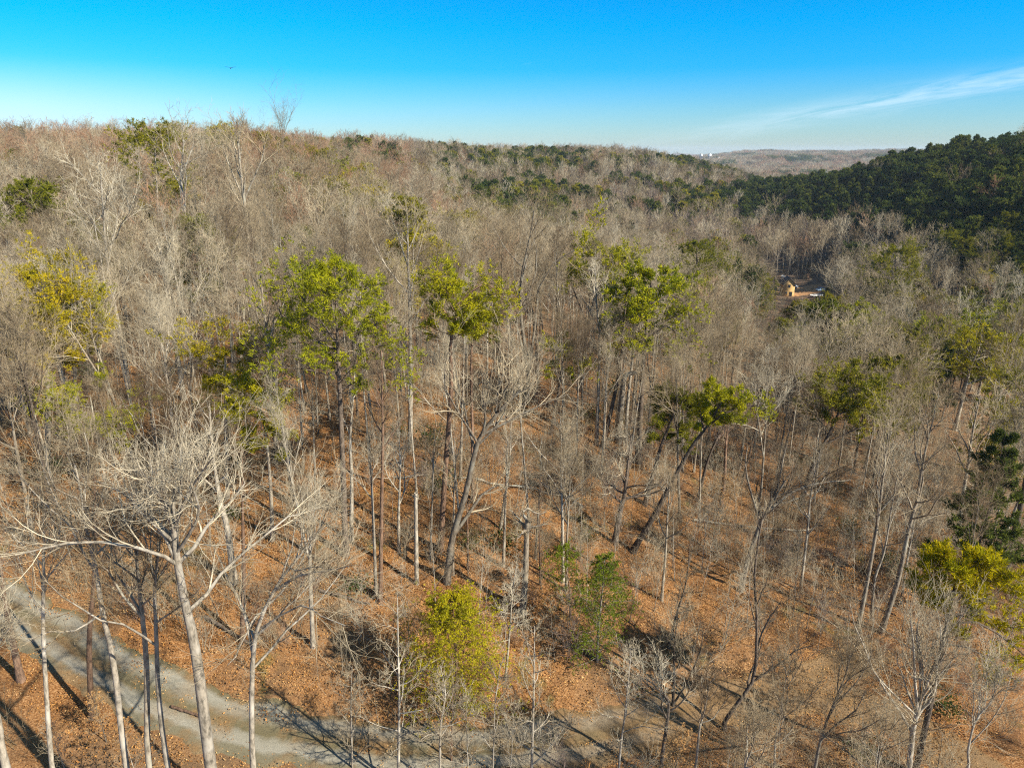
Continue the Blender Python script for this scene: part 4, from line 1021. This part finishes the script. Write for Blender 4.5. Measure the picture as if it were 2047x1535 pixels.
def scatter_obj(name, protos, P, var, rotz, scl, label=None, tiltv=None):
    """one object: geometry nodes put the proto meshes on the points"""
    n = len(P)
    me = bpy.data.meshes.new(name); me.vertices.add(n); me.vertices.foreach_set('co', np.asarray(P, np.float32).ravel())
    a = me.attributes.new('variant', 'INT', 'POINT'); a.data.foreach_set('value', np.asarray(var, np.int32))
    rot = np.zeros((n, 3), np.float32); rot[:, 2] = rotz
    if tiltv is not None: rot[:, :2] = tiltv
    a = me.attributes.new('turn', 'FLOAT_VECTOR', 'POINT'); a.data.foreach_set('vector', rot.ravel())
    a = me.attributes.new('size', 'FLOAT', 'POINT'); a.data.foreach_set('value', np.asarray(scl, np.float32))
    col = bpy.data.collections.new(name + '_kinds')
    for k, m in enumerate(protos):
        o = bpy.data.objects.new('%s.%03d' % (m.name.split('.')[0] + '_kind', k + 1), m); col.objects.link(o)
    o = link(name, me)
    ng = bpy.data.node_groups.new(name + '_scatter', 'GeometryNodeTree')
    ng.interface.new_socket('Geometry', in_out='INPUT', socket_type='NodeSocketGeometry')
    ng.interface.new_socket('Geometry', in_out='OUTPUT', socket_type='NodeSocketGeometry')
    N, L = ng.nodes, ng.links
    gi = N.new('NodeGroupInput'); go = N.new('NodeGroupOutput')
    ci = N.new('GeometryNodeCollectionInfo'); ci.inputs['Collection'].default_value = col
    ci.inputs['Separate Children'].default_value = True; ci.inputs['Reset Children'].default_value = True
    ip = N.new('GeometryNodeInstanceOnPoints'); ip.inputs['Pick Instance'].default_value = True
    def attr(nm, t):
        q = N.new('GeometryNodeInputNamedAttribute'); q.data_type = t; q.inputs['Name'].default_value = nm; return q.outputs['Attribute']
    L.new(gi.outputs[0], ip.inputs['Points']); L.new(ci.outputs[0], ip.inputs['Instance'])
    L.new(attr('variant', 'INT'), ip.inputs['Instance Index']); L.new(attr('turn', 'FLOAT_VECTOR'), ip.inputs['Rotation']); L.new(attr('size', 'FLOAT'), ip.inputs['Scale'])
    L.new(ip.outputs[0], go.inputs[0])
    md = o.modifiers.new('scatter', 'NODES'); md.node_group = ng
    tag(o, label, None, None, 'stuff')
    return o
rest = np.array([i for i in range(len(x)) if i not in used])
rb = rest[~is_pine[rest]]; rp = rest[is_pine[rest]]
# middle distance then far
red = (az < -8) & (D > 190)
def mid_var(ix):
    v = rng.choice([0, 1, 2, 3, 5], len(ix), p=[0.25, 0.25, 0.25, 0.08, 0.17]); v = np.where(red[ix] & (rng.random(len(ix)) < 0.5), 4, v)
    return np.where(rng.random(len(ix)) < 0.07, 4, v)
mb = rb[D[rb] < 330]; fb = rb[D[rb] >= 330]
fv = rng.choice([0, 1, 2, 3, 5], len(fb), p=[0.3, 0.28, 0.24, 0.1, 0.08]); fv = np.where(red[fb] & (rng.random(len(fb)) < 0.7), rng.choice([3, 4], len(fb)), fv)
fv = np.where((az[fb] > 8) & (rng.random(len(fb)) < 0.15), 5, fv)
allb = np.concatenate([mb, fb]); allv = np.concatenate([mid_var(mb), fv + len(MIDM)])
P3 = np.stack([x, y, z - 0.2], 1)
scatter_obj('bare_tree_woods', MIDM + FARM, P3[allb], allv, rng.random(len(allb)) * 6.28, rng.uniform(0.68, 1.12, len(allb)), 'thousands of bare grey and tan hardwoods covering slope, valley and ridges', rng.normal(0, 0.05, (len(allb), 2)))
if len(rp):
    pv = rng.choice(4, len(rp), p=[0.35, 0.3, 0.15, 0.2]); pv = np.where(hill[rp] & (pv == 0), 3, pv)
    scatter_obj('pine_tree_woods', PF, P3[rp], pv, rng.random(len(rp)) * 6.28, rng.uniform(0.6, 1.0, len(rp)), 'far green pines dotted over the ridges and the dark hill')
# beyond: the far valley and blue hills, clumps of wood
def clump(n, R, pf):
    V, Q, T, mq, mt, off = [], [], [], [], [], 0
    g = Geo()
    for k in range(n):
        a, rr = rng.random() * 6.28, R * math.sqrt(rng.random()); c = np.array([math.cos(a) * rr, math.sin(a) * rr, 0]); h = rng.uniform(13, 19)
        isP = rng.random() < pf
        m = 90 if isP else 130
        p = rng.normal(0, 1, (m, 3)) * np.array([2.6, 2.6, 3.2]) * (0.85 if isP else 1.0) + np.array([0, 0, h * 0.68])
        p += c
        if isP: g.tri(tufts(p, unit(rng.normal(0, 1, p.shape)), 1.6, 3, rng, 0.3), 1)
        else:
            d = unit(np.stack([rng.normal(0, 0.5, m), rng.normal(0, 0.5, m), np.ones(m)], 1)); s = unit(np.cross(d, rng.normal(0, 1, d.shape))) * 0.11
            g.tri(np.stack([p - s - d * 1.6, p + s - d * 1.6, p + d * 1.8], 1), 0)
    return g
CL = []
for pf, tw in ((0.04, M_twgrey), (0.08, M_twred), (0.04, M_twpale), (0.9, M_twplum)):
    CL.append(clump(14, 14, pf).mesh('far_wood', [tw, M_pine3]))
cx, cy = jgrid(-200, 3200, 1050, 5200, 21)
cd = np.hypot(cx, cy); ca = np.degrees(np.arctan2(cx, cy))
m = (cd > 1080) & (ca > 5) & (ca < 37) & (cd < 5200)
cx, cy, cd = cx[m], cy[m], cd[m]
thin = rng.random(len(cx)) < np.interp(cd, [1000, 2000, 5200], [1, 0.9, 0.55]); cx, cy, cd = cx[thin], cy[thin], cd[thin]
cn = fbm(cx / 140, cy / 140, 5, 3)
cv = np.where((cn > 0.60) & (rng.random(len(cx)) < 0.6), 3, rng.integers(0, 3, len(cx)))
scatter_obj('far_wood', CL, np.stack([cx, cy, zt(cx, cy) - 0.5], 1), cv, rng.random(len(cx)) * 6.28, rng.uniform(0.8, 1.25, len(cx)), 'blue-grey woods on the far hills and in the valley between')

# saplings, brush, leaf litter
sx, sy = jgrid(-72, 72, 26, 112, 2.5)
sd = np.hypot(sx, sy)
m = inview(sx, sy, 41) & clear_of(sx, sy, 0.9, 3.6) & (rng.random(len(sx)) < np.interp(sd, [27, 45, 90], [0.45, 0.40, 0.6]) * np.where(np.degrees(np.arctan2(sx, sy)) > 13, 1.5, 1.0))
sx, sy = sx[m], sy[m]; sz = zt(sx, sy); sd = np.hypot(sx, sy)
sp_ = to_px(np.stack([sx, sy, sz + 3], 1))
vis = (sp_[:, 0] > -20) & (sp_[:, 0] < 2067) & (sp_[:, 1] < 1560)
ix = np.argsort(sd); ix = [i for i in ix if vis[i]]
NS = 295
for i in ix[:NS]:
    k = int(rng.choice(5, p=[0.26, 0.26, 0.24, 0.12, 0.12]))
    tr, ms, lf = SAP[k]
    adj = ['slim pale', 'short grey', 'tall pale', 'short tan-leaved', 'tall tan-leaved'][k]
    e = place('sapling', [('trunk', tr), ('crown', ms[0])] + ([('leaves', ms[1])] if lf else []), (sx[i], sy[i], sz[i] - 0.05), rng.random() * 6.28, rng.uniform(0.55, 1.1), '%s sapling %s' % (adj, where_words(sp_[i])), adj + ' saplings on the leafy slope', tilt=(rng.normal(0, 0.06), rng.normal(0, 0.06)))
sr = ix[NS:]
SJ = []
for tr, ms, lf in SAP:
    jm = bpy.data.meshes.new('sapling'); bm0 = bmesh.new()
    for q_, m_ in enumerate([tr] + ms):
        n0 = len(bm0.faces); bm0.from_mesh(m_); jm.materials.append(m_.materials[0]); bm0.faces.ensure_lookup_table()
        for f_ in list(bm0.faces)[n0:]: f_.material_index = q_
    bm0.to_mesh(jm); bm0.free(); SJ.append(jm)
scatter_obj('sapling_thicket', SJ, np.stack([sx[sr], sy[sr], sz[sr] - 0.05], 1), rng.choice(5, len(sr), p=[0.28, 0.28, 0.26, 0.09, 0.09]), rng.random(len(sr)) * 6.28, rng.uniform(0.55, 1.15, len(sr)), 'farther thin saplings standing between the trunks', rng.normal(0, 0.06, (len(sr), 2)))
bx, by = jgrid(-75, 75, 18, 95, 2.0)
m = inview(bx, by, 46) & clear_of(bx, by, 0.6, 3.3)
bn = fbm(bx / 9, by / 9, 55, 3)
baz = np.degrees(np.arctan2(bx, by))
m &= rng.random(len(bx)) < np.clip((bn - 0.38) * 2.8, 0.16, 0.85) * np.where((baz > 12) & (np.hypot(bx, by) > 55), 1.5, 1.0)
bx, by, bn = bx[m], by[m], bn[m]
bx2, by2 = jgrid(-230, 260, 95, 330, 4.4); m = inview(bx2, by2, 40) & ~((np.abs(bx2 - CAB[0] - 4) < 16) & (np.abs(by2 - CAB[1] - 2) < 13)); bx2, by2 = bx2[m], by2[m]
BX = np.r_[bx, bx2]; BY = np.r_[by, by2]
bv = rng.choice([0, 1, 2, 3, 4], len(BX), p=[0.28, 0.26, 0.2, 0.16, 0.10]); bv = np.where(rng.random(len(BX)) < 0.045, 5, bv)
scatter_obj('undergrowth', BR, np.stack([BX, BY, zt(BX, BY) - 0.05], 1), bv, rng.random(len(BX)) * 6.28, rng.uniform(0.6, 1.35, len(BX)), 'tangled grey and reddish brush with a few evergreen shrubs on the forest floor', rng.normal(0, 0.1, (len(BX), 2)))
lx, ly = jgrid(-60, 60, 22, 88, 0.95)
m = inview(lx, ly, 42) & ((rng.random(len(lx)) < 0.10) | (road_dist(lx, ly) > np.where(lx > 17, 0.3, 2.1) + rng.normal(0, 0.5, len(lx))))
lx, ly = lx[m], ly[m]
scatter_obj('leaf_litter', LT, np.stack([lx, ly, zt(lx, ly)], 1), rng.integers(0, 5, len(lx)), rng.random(len(lx)) * 6.28, rng.uniform(0.8, 1.2, len(lx)), 'orange brown dry leaves covering the near slope', rng.normal(0, 0.16, (len(lx), 2)))

# where several of a kind stand at one landmark, say which of them is meant
by = {}
for e, lb, loc in PLACED: by.setdefault(lb, []).append((float(to_px(np.array(loc))[0]), e))
ORD = ['leftmost', 'second from left', 'third from left', 'fourth from left', 'fifth from left', 'sixth from left', 'seventh from left', 'eighth from left']
for lb, es in by.items():
    if len(es) < 2: continue
    es.sort(key=lambda t: t[0])
    for k, (_, e) in enumerate(es):
        w_ = 'rightmost' if k == len(es) - 1 else (('middle' if len(es) == 3 and k == 1 else ORD[k]) if k < 8 else None)
        if w_ and len(lb.split()) + len(w_.split()) <= 16: e['label'] = lb + ', ' + w_

# ------------------------------------------------------------------ fallen logs, cabin, car, houses, bird, air
def log_between(a, b, w0, w1, m, label, branches=3, lift=0.25):
    A_ = gray(*a, zf=zt); B_ = gray(*b, zf=zt)
    base = A_.copy()
    C = resample(np.array([A_, A_ * .65 + B_ * .35, A_ * .3 + B_ * .7, B_]), 14)
    C[:, 2] = np.maximum(zt(C[:, 0], C[:, 1]) + lift, C[:, 2])
    C += rng.normal(0, 0.015, C.shape)
    dp = depth_of(A_)
    R = np.linspace(w0, w1, 14) / 2 / F * dp
    g = Geo(); g.tube((C - base)[None], R[None], 8)
    e = empty('fallen_log', tuple(base)); tag(e, label, 'log', None)
    link('trunk', g.mesh('trunk', [m], True), e)
    if branches:
        L1, R1 = grow((C - base)[None], R[None], branches * 3, 0.45, 1.0, 0.7, 0.16, 4, up=0.08, jit=0.15, rs=0.4, rmin=0.015)
        g2 = Geo(); g2.tube(L1, R1, 4); L2, R2 = grow(L1, R1, 4, 0.2, 1, 0.7, 0.5, 3, up=0.03, jit=0.15, rs=0.5, rmin=0.009); g2.tube(L2, R2, 3)
        link('branches', g2.mesh('branches', [m]), e)
for a, b, w0, w1, m, lab, br in [((925, 962), (1145, 1000), 5, 3, M_grey, 'long pale fallen trunk lying across the middle of the slope', 3),
                             ((1080, 972), (1165, 1018), 7, 5, M_pale, 'short pale fallen log right of the twisted snag, uphill', 0),
                             ((1385, 1045), (1625, 1062), 5, 3, M_pale, 'pale fallen trunk behind the broad fan-limbed hardwood', 3),
                             ((1560, 1010), (1700, 960), 5, 2, M_grey, 'grey fallen limb caught below the domed pine', 2),
                             ((790, 960), (905, 945), 4, 2, M_pale, 'thin fallen pole under the lone pale straight hardwood', 1),
                             ((410, 1240), (500, 1290), 8, 5, M_dark, 'mossy dark log lying beside the reddish brown trunk', 0),
                             ((1600, 1160), (1790, 1235), 5, 3, M_dark, 'dark fallen log left of the four close slim trunks', 1),
                             ((1130, 1290), (1200, 1325), 6, 4, M_dark, 'dark rotten log at the foot of the pale-trunked hemlock', 0),
                             ((345, 1423), (400, 1436), 6, 5, M_brown, 'brown broken log across the edge of the wheel tracks', 0),
                             ((640, 1185), (740, 1215), 6, 3, M_dark, 'dark log on the orange slope left of the slim trunks', 1)]:
    log_between(a, b, w0, w1, m, lab, br)

def flat(name, rgb, rough=0.6, metal=0.0):
    m, nt = mat(name); g = NT(nt)
    tc = g.n('ShaderNodeTexCoord'); n = g.noise(tc.outputs['Object'], 3.0, 4)
    c = g.mix(1.0, rgb, g.ramp(n, [(0.3, (0.82,) * 3), (0.7, (1.08,) * 3)]), 'MULTIPLY')
    b = g.n('ShaderNodeBsdfPrincipled'); g.l(c, b.inputs['Base Color']); b.inputs['Roughness'].default_value = rough; b.inputs['Metallic'].default_value = metal
    g.out(b.outputs[0]); return m
M_wood = flat('raw_pine_boards', (0.56, 0.38, 0.16), 0.8); M_roof = flat('dark_shingle_roof', (0.10, 0.09, 0.09), 0.8); M_white = flat('white_paint', (0.78, 0.78, 0.76), 0.5)
M_glass = flat('dark_glass', (0.02, 0.03, 0.05), 0.1); M_blue = flat('blue_grey_paint', (0.20, 0.30, 0.42), 0.35); M_tyre = flat('black_rubber', (0.02, 0.02, 0.02), 0.8); M_dirt = flat('bare_orange_soil', (0.42, 0.23, 0.10), 0.95)
M_tarp = flat('blue_tarp', (0.03, 0.06, 0.16), 0.6)
def box(g, c, s, m=0):
    c = np.array(c, float); s = np.array(s, float) / 2
    v = np.array([[i, j, k] for i in (-1, 1) for j in (-1, 1) for k in (-1, 1)]) * s + c
    f = [(0, 1, 3, 2), (4, 6, 7, 5), (0, 4, 5, 1), (2, 3, 7, 6), (0, 2, 6, 4), (1, 5, 7, 3)]
    g.quad(np.array([[v[i] for i in q] for q in f]), m)
def part(name, parent, m, *boxes):
    g = Geo()
    for b in boxes: box(g, *b)
    return link(name, g.mesh(name, [m]), parent)

# soil clearing and drive round the cabin, draped on the ground
def drape(name, cx, cy, rx, ry, m, lift=0.06, n=40):
    a = np.linspace(0, 2 * math.pi, n, endpoint=False); rr = 1 + 0.28 * (vnoise(np.cos(a) * 2 + 5, np.sin(a) * 2 + 5, 8) - 0.5) * 2
    rings = [np.zeros((n, 2))] + [np.stack([np.cos(a) * rx * rr, np.sin(a) * ry * rr], 1) * f for f in np.linspace(0.12, 1, 8)]
    P = np.concatenate(rings[1:]) + [cx, cy]
    Z_ = zt(P[:, 0], P[:, 1]) + lift
    idx = np.arange(len(P)).reshape(8, n); nx = np.roll(idx, -1, 1)
    q = np.stack([idx[:-1], idx[1:], nx[1:], nx[:-1]], -1).reshape(-1, 4)
    V = np.concatenate([np.c_[P, Z_], [[cx, cy, float(zt(cx, cy)) + lift]]])
    t = np.stack([idx[0], nx[0], np.full(n, len(P))], -1)
    return tag(link(name, mesh_np(name, V, q, t, [m], smooth=True)), kind='structure')
CZ = float(zt(CAB[0], CAB[1]))
drape('bare_soil', CAB[0] + 5, CAB[1] + 6, 15, 9, M_dirt)
cab = empty('cabin', (CAB[0], CAB[1], CZ), math.radians(-8)); tag(cab, 'tall narrow raw-wood gabled cabin in a clearing in the valley', 'cabin')
def gable(name, parent, m, w, d, h, hr, t=0.0):
    v = np.array([[-w/2, -d/2, 0], [w/2, -d/2, 0], [w/2, -d/2, h], [0, -d/2, hr], [-w/2, -d/2, h], [-w/2, d/2, 0], [w/2, d/2, 0], [w/2, d/2, h], [0, d/2, hr], [-w/2, d/2, h]], float)
    q = [(0, 1, 2, 4), (6, 5, 9, 7), (1, 6, 7, 2), (5, 0, 4, 9)]
    tr = [(4, 2, 3), (7, 9, 8)]
    return link(name, mesh_np(name, v, q, tr, [m]), parent)
gable('wall', cab, M_wood, 4.4, 6.0, 5.2, 7.4)
for sgn in (-1, 1):
    L = math.hypot(2.7, 2.7)
    v = np.array([[0, -3.4, 7.55], [0, 3.4, 7.55], [sgn * 2.75, 3.4, 4.75], [sgn * 2.75, -3.4, 4.75], [0, -3.4, 7.7], [0, 3.4, 7.7], [sgn * 2.85, 3.4, 4.83], [sgn * 2.85, -3.4, 4.83]], float)
    link('roof', mesh_np('roof', v, [(0, 1, 2, 3), (4, 7, 6, 5), (0, 3, 7, 4), (1, 5, 6, 2), (2, 6, 7, 3)], None, [M_roof]), cab)
for (wx, wz, ww, wh) in ((-0.9, 1.6, 0.7, 1.0), (0.9, 1.0, 0.9, 2.0), (0.0, 4.4, 0.8, 1.1)):
    wdw = part('window' if wz != 1.0 else 'door', cab, M_wood, ((wx, -3.05, wz), (ww + 0.2, 0.1, wh + 0.2)))
    part('pane', wdw, M_glass, ((wx, -3.12, wz), (ww, 0.05, wh)))
# car, trailer and small white shed
def ground_px(px_, py_): p = gray(px_, py_, zf=zt); return p
def car(label, p, rz, body, cat='car'):
    c = empty('parked_car', tuple(p), rz); tag(c, label, cat)
    prof = np.array([[-2.2, 0.45], [2.2, 0.45], [2.25, 0.85], [1.25, 1.0], [0.75, 1.5], [-1.1, 1.5], [-1.7, 1.02], [-2.25, 0.95]])
    n = len(prof); v = np.concatenate([np.c_[prof[:, 0], np.full(n, -0.85), prof[:, 1]], np.c_[prof[:, 0], np.full(n, 0.85), prof[:, 1]]])
    bm_ = bpy.data.meshes.new('body'); bm_.from_pydata([tuple(a) for a in v], [], [tuple(range(n))[::-1], tuple(range(n, 2 * n))] + [(i, (i + 1) % n, n + (i + 1) % n, n + i) for i in range(n)]); bm_.materials.append(body)
    link('body', bm_, c)
    gl = np.array([[1.22, 1.03], [0.76, 1.46], [0.79, 1.47], [1.26, 1.05]])
    g = Geo(); a = np.array([[1.29, -0.7, 1.02], [1.29, 0.7, 1.02], [0.84, 0.65, 1.46], [0.84, -0.65, 1.46]]); g.quad(a[None]); link('windscreen', g.mesh('windscreen', [M_glass]), c)
    for s_ in (-1, 1):
        part('side_window', c, M_glass, ((-0.15, s_ * 0.86, 1.24), (1.5, 0.03, 0.36)))
        for wx in (-1.4, 1.4):
            g = Geo(); t_ = np.array([[wx, s_ * 0.70, 0.33], [wx, s_ * 0.90, 0.33]]); g.tube(t_[None], np.array([[0.33, 0.33]]), 14); k = Geo()
            ang_ = np.arange(14) * 2 * math.pi / 14
            rim = np.stack([wx + np.cos(ang_) * 0.33, np.full(14, s_ * 0.90), 0.33 + np.sin(ang_) * 0.33], 1); ctr = np.array([wx, s_ * 0.90, 0.33])
            g.tri(np.stack([rim, np.roll(rim, -1, 0), np.repeat(ctr[None], 14, 0)], 1)); link('wheel', g.mesh('wheel', [M_tyre]), c)
    return c
car('pale blue-grey parked car among bare trees right of the cabin', ground_px(1640, 582), math.radians(200), M_blue)
car('white parked car right behind the cabin wall', ground_px(1584, 576), math.radians(150), M_white)
tp = ground_px(1633, 594); e = empty('trailer', tuple(tp), math.radians(10)); tag(e, 'low white flatbed trailer in front of the pale blue-grey car', 'trailer')
part('bed', e, M_white, ((0, 0, 0.7), (5.0, 2.0, 0.16)), ((0, 0.95, 0.9), (5.0, 0.08, 0.3)), ((0, -0.95, 0.9), (5.0, 0.08, 0.3)))
for s_ in (-1, 1):
    g = Geo(); g.tube(np.array([[[0.3, s_ * 0.95, 0.35], [0.3, s_ * 1.15, 0.35]]]), np.array([[0.35, 0.35]]), 12); link('wheel', g.mesh('wheel', [M_tyre]), e)
tp = ground_px(1565, 560); e = empty('shed', tuple(tp)); tag(e, 'tiny white utility shed on the bare soil behind the cabin', 'shed')
gable('wall', e, M_white, 1.5, 1.5, 1.9, 2.3); part('door', e, M_roof, ((0, -0.78, 0.85), (0.6, 0.04, 1.5)))
# far white houses on the blue hill
for k, (px_, sz_, lab) in enumerate([(1402, 1.0, 'leftmost of the three tiny white houses on the blue hill'), (1419, 1.1, 'middle one of the three tiny white houses on the blue hill'), (1437, 0.9, 'lowest and rightmost of the three tiny white houses on the blue hill')]):
    Yf = [3050, 3150, 2850][k]
    d_ = ray(px_, 306); xx = d_[0] * Yf / d_[1]; zz = float(zt(xx, Yf))
    e = empty('house', (xx, Yf, max(zz + 1, at(px_, [312, 312, 319][k], Yf)[2])), 0.3 * k); e['label'] = lab; e['category'] = 'house'; e['group'] = 'far white houses'
    w_ = 12 * sz_; gable('wall', e, M_white, w_, w_ * 0.7, 6.5, 9.5)
    part('foundation', e, M_roof, ((0, 0, -9), (w_ * 0.98, w_ * 0.68, 17.9)))
    for s_ in (-1, 1):
        v = np.array([[0, -w_ * .37, 9.8], [0, w_ * .37, 9.8], [s_ * w_ * .53, w_ * .37, 6.4], [s_ * w_ * .53, -w_ * .37, 6.4]], float)
        link('roof', mesh_np('roof', v, [(0, 1, 2, 3)], None, [M_roof]), e)
    part('window', e, M_glass, ((-w_ * .25, -w_ * .355, 3.2), (2.4, 0.2, 2.4)), ); part('window', e, M_glass, ((w_ * .25, -w_ * .355, 3.2), (2.4, 0.2, 2.4)))
# the bird
bp = at(461, 137, 110)
bird = empty('soaring_bird', tuple(bp), math.radians(15)); tag(bird, 'dark soaring bird with spread wings, alone in the blue sky', 'bird')
M_bird = flat('dark_feathers', (0.03, 0.025, 0.022), 0.8)
g = Geo(); g.tube(np.array([[[0, -0.32, 0], [0, -0.2, 0.01], [0, 0, 0.0], [0, 0.2, 0], [0, 0.38, 0]]]), np.array([[0.01, 0.055, 0.09, 0.06, 0.02]]), 8); link('body', g.mesh('body', [M_bird]), bird)
for s_ in (-1, 1):
    v = []
    for (wx, wz, c0, c1, th) in ((0.05, 0.02, -0.16, 0.14, 0.02), (0.30, 0.12, -0.17, 0.15, 0.018), (0.55, 0.17, -0.12, 0.14, 0.012), (0.78, 0.22, -0.02, 0.12, 0.006)):
        v += [[s_ * wx, c0, wz], [s_ * wx, c1, wz], [s_ * wx, c1, wz + th], [s_ * wx, c0, wz + th]]
    qs = []
    for k in range(3):
        for j in range(4): qs.append((k * 4 + j, k * 4 + (j + 1) % 4, k * 4 + 4 + (j + 1) % 4, k * 4 + 4 + j))
    qs += [(0, 1, 2, 3), (12, 13, 14, 15)]
    link('wing', mesh_np('wing', np.array(v), qs, None, [M_bird]), bird)
g = Geo(); box(g, (0, -0.42, 0), (0.13, 0.24, 0.015)); link('tail', g.mesh('tail', [M_bird]), bird)

# the air: one even, pale volume round the whole place
hz, nt = mat('haze'); pv = nt.nodes.new('ShaderNodeVolumePrincipled'); pv.inputs['Density'].default_value = 0.00007
pv.inputs['Color'].default_value = (0.72, 0.86, 1.0, 1); pv.inputs['Anisotropy'].default_value = 0.0
ho = nt.nodes.new('ShaderNodeOutputMaterial'); nt.links.new(pv.outputs[0], ho.inputs['Volume'])
g = Geo(); zlo, zhi = -125.0, 34.0
box(g, (0, 0, (zlo + zhi) / 2), (19600, 19600, zhi - zlo))
tag(link('haze', g.mesh('haze', [hz])), kind='stuff')
